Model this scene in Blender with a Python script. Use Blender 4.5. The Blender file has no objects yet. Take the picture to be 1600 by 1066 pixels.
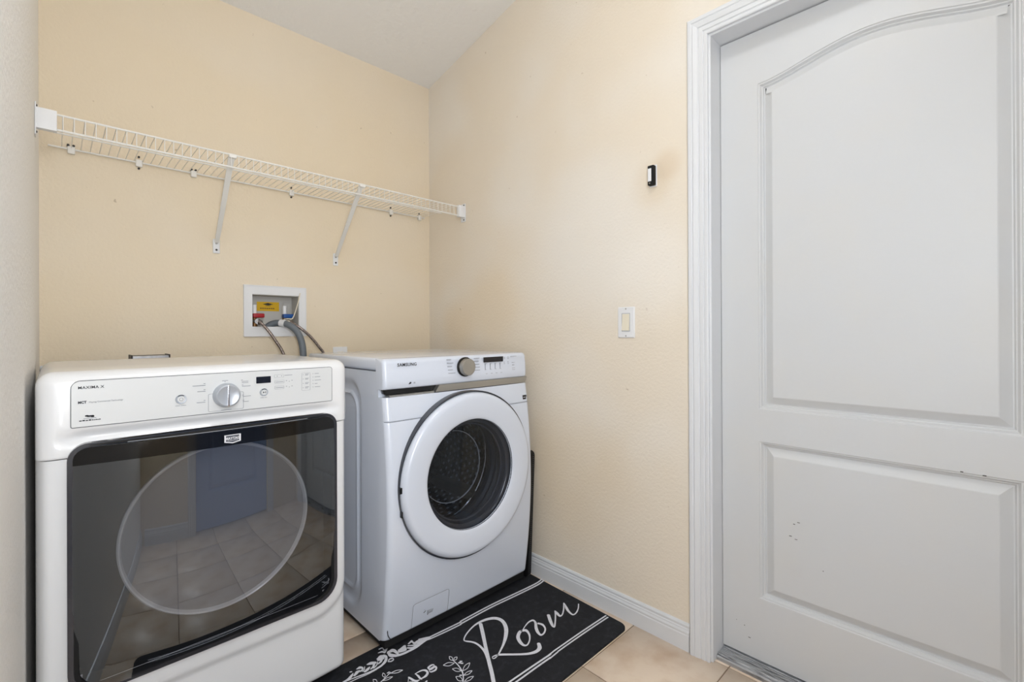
import bpy, bmesh, math, random
from mathutils import Vector, Matrix
random.seed(7)
C = bpy.context.scene.collection
scn = bpy.context.scene
PI = math.pi

# ---------------------------------------------------------------- camera, world, lights, exposure
cd = bpy.data.cameras.new('camera'); cam = bpy.data.objects.new('camera', cd); C.objects.link(cam); scn.camera = cam
cd.sensor_fit = 'HORIZONTAL'; cd.sensor_width = 36.0; cd.lens = 735.91/1600*36; cd.shift_y = -15.29/1600
cd.clip_start = 0.01
yaw, pit, rol = math.radians(44.2397), math.radians(0.0723), math.radians(-0.2391)
fw = Vector((math.sin(yaw)*math.cos(pit), math.cos(yaw)*math.cos(pit), math.sin(pit)))
r0 = Vector((math.cos(yaw), -math.sin(yaw), 0)); u0 = r0.cross(fw)
rt = r0*math.cos(rol)+u0*math.sin(rol); up = -r0*math.sin(rol)+u0*math.cos(rol)
cam.matrix_world = Matrix(((rt.x, up.x, -fw.x, 0), (rt.y, up.y, -fw.y, 0), (rt.z, up.z, -fw.z, 1.08), (0, 0, 0, 1)))

w = bpy.data.worlds.new('world'); scn.world = w; w.use_nodes = True
w.node_tree.nodes['Background'].inputs[0].default_value = (0.9, 0.95, 1.0, 1)
w.node_tree.nodes['Background'].inputs[1].default_value = 0.5
scn.view_settings.view_transform = 'Standard'; scn.view_settings.look = 'None'
scn.view_settings.exposure = 0.14; scn.view_settings.gamma = 1.0
LAMP_STRENGTH = 16.5          # radiance of the frosted ceiling fixture
FILL_LIGHT = 24.0              # unseen cool fill lamp, added behind the camera to lift the machine fronts
def area(name, loc, aim, sx, sy, power, col):
    l = bpy.data.lights.new(name, 'AREA'); l.shape = 'RECTANGLE'; l.size = sx; l.size_y = sy; l.energy = power; l.color = col
    o = bpy.data.objects.new(name, l); C.objects.link(o); o.location = loc
    o.rotation_euler = (Vector(aim)-Vector(loc)).to_track_quat('-Z', 'Y').to_euler(); return o
area('front_fill', (0.035, -0.27, 1.10), (0.75, 1.9, 0.85), 0.15, 1.7, FILL_LIGHT, (0.9, 0.95, 1.0))

# ---------------------------------------------------------------- room numbers (metres, camera above the origin)
RX, BY, FY = 1.537, 2.252, -0.30
def ceil_z(y): return 2.468+0.209*(BY-y)
def left_x(y): return -0.034-(BY-y)*0.0116

# ---------------------------------------------------------------- materials
def srgb(h):
    h = h.lstrip('#'); v = [int(h[i:i+2], 16)/255 for i in (0, 2, 4)]
    return tuple((c/12.92 if c <= 0.04045 else ((c+0.055)/1.055)**2.4) for c in v)+(1,)
def mat(name, col, rough=0.5, metal=0.0, spec=0.5, coat=0.0, noise=None, bump=None, var=None):
    """noise=(scale, second colour, strength); bump=(scale, distance)"""
    m = bpy.data.materials.new(name); m.use_nodes = True; nt = m.node_tree; b = nt.nodes['Principled BSDF']
    c = srgb(col) if isinstance(col, str) else col
    b.inputs['Base Color'].default_value = c; b.inputs['Roughness'].default_value = rough
    b.inputs['Metallic'].default_value = metal; b.inputs['Specular IOR Level'].default_value = spec
    b.inputs['Coat Weight'].default_value = coat; b.inputs['Coat Roughness'].default_value = 0.08
    tc = nt.nodes.new('ShaderNodeTexCoord')
    if noise:
        n = nt.nodes.new('ShaderNodeTexNoise'); n.inputs['Scale'].default_value = noise[0]; n.inputs['Detail'].default_value = 4
        nt.links.new(tc.outputs['Object'], n.inputs['Vector'])
        r = nt.nodes.new('ShaderNodeValToRGB'); r.color_ramp.elements[0].position = noise[3] if len(noise) > 3 else 0.4
        r.color_ramp.elements[1].position = noise[4] if len(noise) > 4 else 0.7
        r.color_ramp.elements[0].color = c
        c2 = srgb(noise[1]); k = noise[2]
        r.color_ramp.elements[1].color = tuple(c[i]*(1-k)+c2[i]*k for i in range(3))+(1,)
        nt.links.new(n.outputs['Fac'], r.inputs['Fac']); nt.links.new(r.outputs['Color'], b.inputs['Base Color'])
    if bump:
        n2 = nt.nodes.new('ShaderNodeTexNoise'); n2.inputs['Scale'].default_value = bump[0]; n2.inputs['Detail'].default_value = 3
        nt.links.new(tc.outputs['Object'], n2.inputs['Vector'])
        bp = nt.nodes.new('ShaderNodeBump'); bp.inputs['Strength'].default_value = 1.0; bp.inputs['Distance'].default_value = bump[1]
        nt.links.new(n2.outputs['Fac'], bp.inputs['Height']); nt.links.new(bp.outputs['Normal'], b.inputs['Normal'])
    return m
def glass(name, tint, refl, rough=0.01, mult=0.9):
    m = bpy.data.materials.new(name); m.use_nodes = True; nt = m.node_tree; nt.nodes.remove(nt.nodes['Principled BSDF'])
    out = nt.nodes['Material Output']; t = nt.nodes.new('ShaderNodeBsdfTransparent'); t.inputs[0].default_value = tint
    g = nt.nodes.new('ShaderNodeBsdfGlossy'); g.inputs['Roughness'].default_value = rough; g.inputs['Color'].default_value = (0.86, 0.93, 1.0, 1)
    lw = nt.nodes.new('ShaderNodeLayerWeight'); lw.inputs['Blend'].default_value = 0.5
    pw = nt.nodes.new('ShaderNodeMath'); pw.operation = 'POWER'; pw.inputs[1].default_value = 4.0; nt.links.new(lw.outputs['Facing'], pw.inputs[0])
    ma = nt.nodes.new('ShaderNodeMath'); ma.operation = 'MULTIPLY_ADD'; ma.inputs[1].default_value = mult; ma.inputs[2].default_value = refl
    nt.links.new(pw.outputs[0], ma.inputs[0])
    mx = nt.nodes.new('ShaderNodeMixShader'); nt.links.new(ma.outputs[0], mx.inputs[0]); nt.links.new(t.outputs[0], mx.inputs[1])
    nt.links.new(g.outputs[0], mx.inputs[2]); nt.links.new(mx.outputs[0], out.inputs[0]); return m

def wall_paint(name, ca, cb2):
    m = mat(name, ca, 0.75, spec=0.3, bump=(95, 0.0016)); nt = m.node_tree; b = nt.nodes['Principled BSDF']
    tc = nt.nodes.new('ShaderNodeTexCoord')
    # large faint touch-up patches
    n = nt.nodes.new('ShaderNodeTexNoise'); n.inputs['Scale'].default_value = 1.7; n.inputs['Detail'].default_value = 2
    nt.links.new(tc.outputs['Object'], n.inputs['Vector'])
    r = nt.nodes.new('ShaderNodeValToRGB'); r.color_ramp.elements[0].position = 0.42; r.color_ramp.elements[1].position = 0.62
    r.color_ramp.elements[0].color = srgb(ca); r.color_ramp.elements[1].color = srgb(cb2)
    nt.links.new(n.outputs['Fac'], r.inputs['Fac'])
    last = r.outputs['Color']
    # small scuffs and dirt specks
    v = nt.nodes.new('ShaderNodeTexNoise'); v.inputs['Scale'].default_value = 38; v.inputs['Detail'].default_value = 5
    nt.links.new(tc.outputs['Object'], v.inputs['Vector'])
    r2 = nt.nodes.new('ShaderNodeValToRGB'); r2.color_ramp.elements[0].position = 0.735; r2.color_ramp.elements[1].position = 0.78
    r2.color_ramp.elements[0].color = (0, 0, 0, 1); r2.color_ramp.elements[1].color = (0.5, 0.5, 0.5, 1)
    nt.links.new(v.outputs['Fac'], r2.inputs['Fac'])
    mx = nt.nodes.new('ShaderNodeMix'); mx.data_type = 'RGBA'; nt.links.new(r2.outputs['Color'], mx.inputs[0])
    nt.links.new(last, mx.inputs[6]); mx.inputs[7].default_value = srgb('#A88F70'); last = mx.outputs[2]
    # grubby rub marks at fixed spots on the walls: (centre, radius, colour, strength)
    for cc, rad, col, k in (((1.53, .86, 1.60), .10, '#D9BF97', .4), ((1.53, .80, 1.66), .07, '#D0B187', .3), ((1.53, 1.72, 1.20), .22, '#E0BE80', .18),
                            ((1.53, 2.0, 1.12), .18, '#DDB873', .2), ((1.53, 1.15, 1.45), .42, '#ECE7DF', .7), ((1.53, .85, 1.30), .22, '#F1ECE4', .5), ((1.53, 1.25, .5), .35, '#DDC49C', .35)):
        vm = nt.nodes.new('ShaderNodeVectorMath'); vm.operation = 'DISTANCE'; vm.inputs[1].default_value = cc
        nt.links.new(tc.outputs['Object'], vm.inputs[0])
        ad = nt.nodes.new('ShaderNodeMath'); ad.operation = 'MULTIPLY_ADD'; ad.inputs[1].default_value = rad*1.2; nt.links.new(n.outputs['Fac'], ad.inputs[0])
        nt.links.new(vm.outputs['Value'], ad.inputs[2])
        mr = nt.nodes.new('ShaderNodeMapRange'); mr.interpolation_type = 'SMOOTHERSTEP'
        mr.inputs['From Min'].default_value = rad*0.7; mr.inputs['From Max'].default_value = rad*1.7
        mr.inputs['To Min'].default_value = k; mr.inputs['To Max'].default_value = 0
        nt.links.new(ad.outputs[0], mr.inputs['Value'])
        mx = nt.nodes.new('ShaderNodeMix'); mx.data_type = 'RGBA'; nt.links.new(mr.outputs['Result'], mx.inputs[0])
        nt.links.new(last, mx.inputs[6]); mx.inputs[7].default_value = srgb(col); last = mx.outputs[2]
    nt.links.new(last, b.inputs['Base Color']); return m
M = {}
M['wall'] = wall_paint('cream_wall_paint', '#EADAC0', '#EBDDC7'); M['wall_lamplit'] = wall_paint('lamplit_cream_wall_paint', '#E8DCCA', '#EAE2D6')  # same cream paint; the right wall's paler tone carries the lamp's whitening
M['left_wall'] = mat('off_white_wall_paint', '#F8F5F0', 0.7, spec=0.3, bump=(95, 0.0016))
M['ceiling'] = mat('white_ceiling_texture', '#F2F0ED', 0.9, spec=0.2, bump=(42, 0.004))
M['trim'] = mat('white_gloss_trim', '#DEDFE1', 0.35, noise=(14, '#C9C4BC', 0.08, 0.55, 0.8))
M['door'] = mat('white_door_paint', '#D1D2D3', 0.42, bump=(30, 0.0006), noise=(5, '#D4D2CE', 0.5, 0.45, 0.75))
M['bluelit_door'] = mat('white_door_blue_cast', '#9DB4E0', 0.45)  # bluish light on a white door, put into its base colour
M['tile'] = mat('beige_ceramic_tile', '#E6D3BE', 0.38, noise=(9, '#C9A98A', 0.8, 0.42, 0.72), bump=(60, 0.0004))
M['grout'] = mat('brown_grout', '#8F7A66', 0.9, bump=(200, 0.0006))
M['enamel'] = mat('white_enamel', '#DCE2EE', 0.22, coat=0.5)
M['enamel_warm'] = mat('white_dryer_enamel', '#EBEBEC', 0.25, coat=0.5)
M['panel_grey'] = mat('light_grey_control_panel', '#DBDCDC', 0.35)
M['seam'] = mat('dark_seam', '#5A5C60', 0.7)
M['black'] = mat('black_plastic', '#08080A', 0.35)
M['matt_black'] = mat('matt_black_liner', '#040405', 0.8)
M['dark_trim'] = mat('dark_blue_grey_trim', '#2A2D36', 0.25, coat=0.5)
M['silver'] = mat('brushed_silver', '#AFADA8', 0.35, metal=0.85)
M['satin'] = mat('satin_silver_plastic', '#B9BEC6', 0.32, metal=0.35)
M['chrome'] = mat('chrome', '#E6E6EA', 0.12, metal=1.0)
M['badge'] = mat('white_badge', '#E8E8EC', 0.3)
M['white'] = mat('white_plastic', '#E9E9EA', 0.4)
M['ivory'] = mat('ivory_rocker', '#E8E0CC', 0.4)
M['print'] = mat('dark_print', '#23252B', 0.6)
M['grey_print'] = mat('grey_print', '#8B8E95', 0.6)
M['display'] = mat('display_glass', '#16171F', 0.1)
M['smoke_glass'] = glass('smoked_door_glass', (0.62, 0.62, 0.65, 1), 0.15)
M['clear_glass'] = glass('clear_bowl_glass', (0.62, 0.65, 0.70, 1), 0.02, 0.03, 0.6)
M['window_glass'] = glass('washer_door_glass', (0.66, 0.68, 0.72, 1), 0.03, 0.01, 0.8)
M['ring_glass'] = mat('frosted_glass_rim', '#C9CCCE', 0.2)
M['bowl_grey'] = mat('grey_bowl', '#7C7F84', 0.25)
M['gasket'] = mat('grey_rubber_gasket', '#4B4F58', 0.45)
M['bezel'] = mat('dark_grey_bezel', '#3B3F49', 0.2, coat=0.4)
M['rug'] = mat('black_rug_cloth', '#0D0F16', 0.85, noise=(55, '#343842', 0.35, 0.5, 0.75), bump=(500, 0.0008))
M['rug_print'] = mat('white_rug_print', '#DEDEE4', 0.8, noise=(120, '#A5A6AE', 0.5, 0.55, 0.75))
M['mat'] = mat('black_rubber_mat', '#060607', 0.6)
M['wire'] = mat('white_coated_wire', '#EDEAE4', 0.4)
M['screw'] = mat('dark_screw', '#2B2623', 0.5)
M['hose'] = mat('grey_corrugated_hose', '#6E757C', 0.5)
M['braid'] = mat('braided_steel', '#A79A94', 0.3, metal=0.8, noise=(300, '#4C4340', 0.8, 0.4, 0.6))
M['red'] = mat('red_handle', '#A3121E', 0.4)
M['blue'] = mat('blue_handle', '#0E4C93', 0.4)
M['yellow'] = mat('yellow_sticker', '#E9B90C', 0.5)
M['box'] = mat('grey_white_box_plastic', '#C9C6C0', 0.6)
M['brass'] = mat('brass', '#7A5A3A', 0.4, metal=0.8)
M['tie'] = mat('ivory_nylon', '#E4DAC4', 0.5)
M['galv'] = mat('galvanised_steel', '#C3C3C6', 0.3, metal=0.8, noise=(40, '#8C8C90', 0.6))
M['dark_metal'] = mat('dark_metal_edge', '#332E2E', 0.5, metal=0.5)
M['alu'] = mat('worn_aluminium', '#B4B5B8', 0.38, metal=0.55, noise=(40, '#3A3837', 0.85, 0.5, 0.68))
_nt = M['alu'].node_tree; _mp = _nt.nodes.new('ShaderNodeMapping'); _mp.inputs['Scale'].default_value = (5, 0.35, 1)
_tc = [n for n in _nt.nodes if n.type == 'TEX_COORD'][0]; _nz = [n for n in _nt.nodes if n.type == 'TEX_NOISE'][0]
_nt.links.new(_tc.outputs['Object'], _mp.inputs[0]); _nt.links.new(_mp.outputs[0], _nz.inputs['Vector'])
M['tub'] = mat('perforated_steel_drum', '#66686B', 0.4, metal=0.7, noise=(60, '#1B1B1C', 0.9, 0.45, 0.6), bump=(70, 0.006))
M['lamp_base'] = mat('lamp_base', '#DDDDDD', 0.4)
M['door_scuff'] = mat('dark_scuff', '#4A443F', 0.8)
lm = bpy.data.materials.new('lit_frosted_diffuser'); lm.use_nodes = True
lb = lm.node_tree.nodes['Principled BSDF']; lb.inputs['Emission Color'].default_value = (0.93, 0.965, 1.0, 1)
lb.inputs['Emission Strength'].default_value = LAMP_STRENGTH; M['lamp'] = lm

# ---------------------------------------------------------------- helpers
ORG = {}
def tag(o, label=None, cat=None, group=None, kind=None):
    if label: o['label'] = label
    if cat: o['category'] = cat
    if group: o['group'] = group
    if kind: o['kind'] = kind
    return o
def thing(name, label, cat, loc=(0, 0, 0), group=None):
    o = bpy.data.objects.new(name, None); C.objects.link(o); o.location = loc; o.empty_display_size = 0.05
    ORG[o.name] = Vector(loc); return tag(o, label, cat, group)
def obj(name, bm, m, parent=None, smooth=True, label=None, angle=35, origin=None):
    """world-space bmesh -> one object; children are stored relative to their parent's origin"""
    org = Vector(origin) if origin is not None else (ORG[parent.name] if parent else Vector((0, 0, 0)))
    bmesh.ops.recalc_face_normals(bm, faces=bm.faces[:])
    bmesh.ops.translate(bm, verts=bm.verts[:], vec=-org)
    me = bpy.data.meshes.new(name); 
    if smooth:
        for f in bm.faces: f.smooth = True
        lim = math.radians(angle)
        for e in bm.edges:
            if len(e.link_faces) == 2 and e.calc_face_angle(0) > lim: e.smooth = False
    bm.to_mesh(me); bm.free(); me.materials.append(M[m])
    o = bpy.data.objects.new(name, me); C.objects.link(o)
    if parent: o.parent = parent; o.location = org-ORG[parent.name]
    else: o.location = org
    ORG[o.name] = org
    if label: o['label'] = label
    return o
def struct(name, bm, m, **k):
    o = obj(name, bm, m, **k); o['kind'] = 'structure'; return o
def add_box(bm, lo, hi, bev=0.0, seg=2):
    r = bmesh.ops.create_cube(bm, size=1.0); vs = r['verts']
    for v in vs: v.co = Vector([lo[i]+(v.co[i]+0.5)*(hi[i]-lo[i]) for i in range(3)])
    if bev > 0:
        es = list({e for v in vs for e in v.link_edges})
        bmesh.ops.bevel(bm, geom=es, offset=bev, segments=seg, affect='EDGES', profile=0.5)
    return bm
def box(lo, hi, bev=0.0, seg=2): return add_box(bmesh.new(), lo, hi, bev, seg)
def frame_of(t):
    t = t.normalized(); a = Vector((0, 0, 1)) if abs(t.z) < 0.9 else Vector((1, 0, 0))
    u = t.cross(a).normalized(); return u, t.cross(u)
def catmull(P, n=6):
    P = [Vector(p) for p in P]
    if len(P) < 3: return P
    out = []
    for i in range(len(P)-1):
        a, b, c, d = P[max(i-1, 0)], P[i], P[i+1], P[min(i+2, len(P)-1)]
        for k in range(n):
            t = k/n; out.append(0.5*((2*b)+(c-a)*t+(2*a-5*b+4*c-d)*t*t+(3*b-a-3*c+d)*t**3))
    out.append(P[-1]); return out
def add_tube(bm, P, r, seg=8, cap=True, ribs=0.0):
    P = [Vector(p) for p in P]; rings = []; u = None
    for i, p in enumerate(P):
        t = (P[min(i+1, len(P)-1)]-P[max(i-1, 0)]).normalized()
        if u is None: u, v = frame_of(t)
        else: u = (u-t*u.dot(t)).normalized(); v = t.cross(u)
        rr = r*(1+(ribs if i % 2 else 0))
        rings.append([bm.verts.new(p+u*rr*math.cos(2*PI*k/seg)+v*rr*math.sin(2*PI*k/seg)) for k in range(seg)])
    for a, b in zip(rings, rings[1:]):
        for k in range(seg): bm.faces.new((a[k], a[(k+1) % seg], b[(k+1) % seg], b[k]))
    if cap: bm.faces.new(rings[0]); bm.faces.new(rings[-1][::-1])
    return bm
def tube(P, r, **k): return add_tube(bmesh.new(), P, r, **k)
def add_lathe(bm, c, prof, axis='Y', seg=48, close=False):
    """prof: (radius, coordinate along axis); c: centre of the two other coordinates as a 3-vector"""
    rings = []
    for r, a in prof:
        ring = []
        for k in range(seg):
            s, co = math.sin(2*PI*k/seg), math.cos(2*PI*k/seg)
            if axis == 'Y': p = (c[0]+r*co, a, c[2]+r*s)
            elif axis == 'X': p = (a, c[1]+r*co, c[2]+r*s)
            else: p = (c[0]+r*co, c[1]+r*s, a)
            ring.append(bm.verts.new(p))
        rings.append(ring)
    for a, b in zip(rings, rings[1:]):
        for k in range(seg): bm.faces.new((a[k], a[(k+1) % seg], b[(k+1) % seg], b[k]))
    if close:
        a, b = rings[-1], rings[0]
        for k in range(seg): bm.faces.new((a[k], a[(k+1) % seg], b[(k+1) % seg], b[k]))
    else:
        if prof[0][0] > 1e-6: pass
    return bm
def lathe(c, prof, **k): return add_lathe(bmesh.new(), c, prof, **k)
def cap_lathe(c, prof, **k):
    """solid of revolution: profile runs from a tiny radius to a tiny radius"""
    bm = lathe(c, prof, **k); bmesh.ops.holes_fill(bm, edges=[e for e in bm.edges if len(e.link_faces) == 1]); return bm
def rrect(x0, z0, x1, z1, r, n=6, radii=None):
    R = radii or (r, r, r, r); pts = []
    for (cx, cz, a0, q) in ((x1-R[0], z1-R[0], 0, R[0]), (x0+R[1], z1-R[1], 90, R[1]), (x0+R[2], z0+R[2], 180, R[2]), (x1-R[3], z0+R[3], 270, R[3])):
        for k in range(n+1):
            a = math.radians(a0+90*k/n); pts.append((cx+q*math.cos(a), cz+q*math.sin(a)))
    return pts
def add_prism(bm, pts, a0, a1, plane='XZ', bev=0.0):
    """polygon pts in the given plane, extruded along the third axis from a0 (seen face) to a1; bev insets the seen face"""
    def P(p, a):
        return {'XZ': (p[0], a, p[1]), 'YZ': (a, p[0], p[1]), 'XY': (p[0], p[1], a)}[plane]
    n = len(pts); layers = []
    if bev > 0:
        s = 1 if a1 > a0 else -1; layers.append((offset_poly(pts, -bev), a0)); layers.append((pts, a0+s*bev))
    else: layers.append((pts, a0))
    layers.append((pts, a1)); rings = [[bm.verts.new(P(p, a)) for p in q] for q, a in layers]
    for A, B in zip(rings, rings[1:]):
        for i in range(n): bm.faces.new((A[i], A[(i+1) % n], B[(i+1) % n], B[i]))
    bm.faces.new(rings[0]); bm.faces.new(rings[-1][::-1]); return bm
def prism(pts, a0, a1, plane='XZ', bev=0.0): return add_prism(bmesh.new(), pts, a0, a1, plane, bev)
def offset_poly(pts, d):
    """positive d grows a counter-clockwise polygon"""
    n = len(pts); out = []
    for i in range(n):
        p0, p1, p2 = pts[i-1], pts[i], pts[(i+1) % n]
        e1 = Vector((p1[0]-p0[0], p1[1]-p0[1])); e2 = Vector((p2[0]-p1[0], p2[1]-p1[1]))
        if e1.length < 1e-9: e1 = e2
        if e2.length < 1e-9: e2 = e1
        e1.normalize(); e2.normalize(); n1 = Vector((e1.y, -e1.x)); n2 = Vector((e2.y, -e2.x)); m = n1+n2
        if m.length < 1e-6: m = n1
        m.normalize(); k = d/max(0.4, m.dot(n1)); out.append((p1[0]+m.x*k, p1[1]+m.y*k))
    return out
def add_ring(bm, outer, inner, a0, a1, plane='XZ'):
    """flat frame between two loops with the same point count, thickness a0..a1"""
    def P(p, a): return {'XZ': (p[0], a, p[1]), 'YZ': (a, p[0], p[1]), 'XY': (p[0], p[1], a)}[plane]
    n = len(outer); R = [[bm.verts.new(P(p, a)) for p in q] for q, a in ((outer, a0), (outer, a1), (inner, a1), (inner, a0))]
    for j in range(4):
        A, B = R[j], R[(j+1) % 4]
        for i in range(n): bm.faces.new((A[i], A[(i+1) % n], B[(i+1) % n], B[i]))
    return bm
def sd_rr(x, z, x0, z0, x1, z1, r):
    cx, cz = (x0+x1)/2, (z0+z1)/2; qx = abs(x-cx)-(x1-x0)/2+r; qz = abs(z-cz)-(z1-z0)/2+r
    return math.hypot(max(qx, 0), max(qz, 0))+min(max(qx, qz), 0)-r
def sstep(a, b, x):
    t = min(1, max(0, (x-a)/(b-a))); return t*t*(3-2*t)
def grid_shell(us, vs, fn, hole=None):
    """height-field sheet; fn(u,v)->(x,y,z); hole(u,v)->True drops the cell"""
    bm = bmesh.new(); G = [[bm.verts.new(fn(u, v)) for v in vs] for u in us]
    for i in range(len(us)-1):
        for j in range(len(vs)-1):
            if hole and hole((us[i]+us[i+1])/2, (vs[j]+vs[j+1])/2): continue
            bm.faces.new((G[i][j], G[i+1][j], G[i+1][j+1], G[i][j+1]))
    bmesh.ops.delete(bm, geom=[v for v in bm.verts if not v.link_faces], context='VERTS')
    return bm
def spaced(a, b, r, n, m=6):
    """coordinates from a to b with m fine steps over the rounded ends of width r"""
    e = [r*(1-math.cos(PI/2*k/m)) for k in range(m)]
    return [a+x for x in e]+[a+r+(b-a-2*r)*k/n for k in range(n+1)]+[b-x for x in e[::-1]]
def edge_off(d, r): return 0 if d >= r else r-math.sqrt(max(0, r*r-(r-d)**2))
def text(name, s, size, o, xdir, ydir, m, parent, sx=1.0, bold=0.0, align='LEFT', shear=0.0, thick=0.0003, label=None, space=1.0):
    cu = bpy.data.curves.new(name, 'FONT'); cu.body = s; cu.size = size; cu.offset = bold; cu.align_x = align; cu.shear = shear
    cu.resolution_u = 3; cu.space_character = space; cu.extrude = thick
    t = bpy.data.objects.new('tmp', cu); C.objects.link(t); dg = bpy.context.evaluated_depsgraph_get(); dg.update()
    me = t.evaluated_get(dg).to_mesh(); bm = bmesh.new(); bm.from_mesh(me); t.evaluated_get(dg).to_mesh_clear()
    bpy.data.objects.remove(t); X = Vector(xdir); Y = Vector(ydir); Z = X.cross(Y); O = Vector(o)
    for v in bm.verts: v.co = O+X*v.co.x*sx+Y*v.co.y+Z*v.co.z
    return obj(name, bm, m, parent, smooth=False, label=label)
def copy_tree(o, parent=None):
    c = o.copy(); C.objects.link(c); c.parent = parent
    if o.name in ORG: ORG[c.name] = ORG[o.name].copy()
    for ch in [x for x in bpy.data.objects if x.parent == o]: copy_tree(ch, c)
    return c
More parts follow.
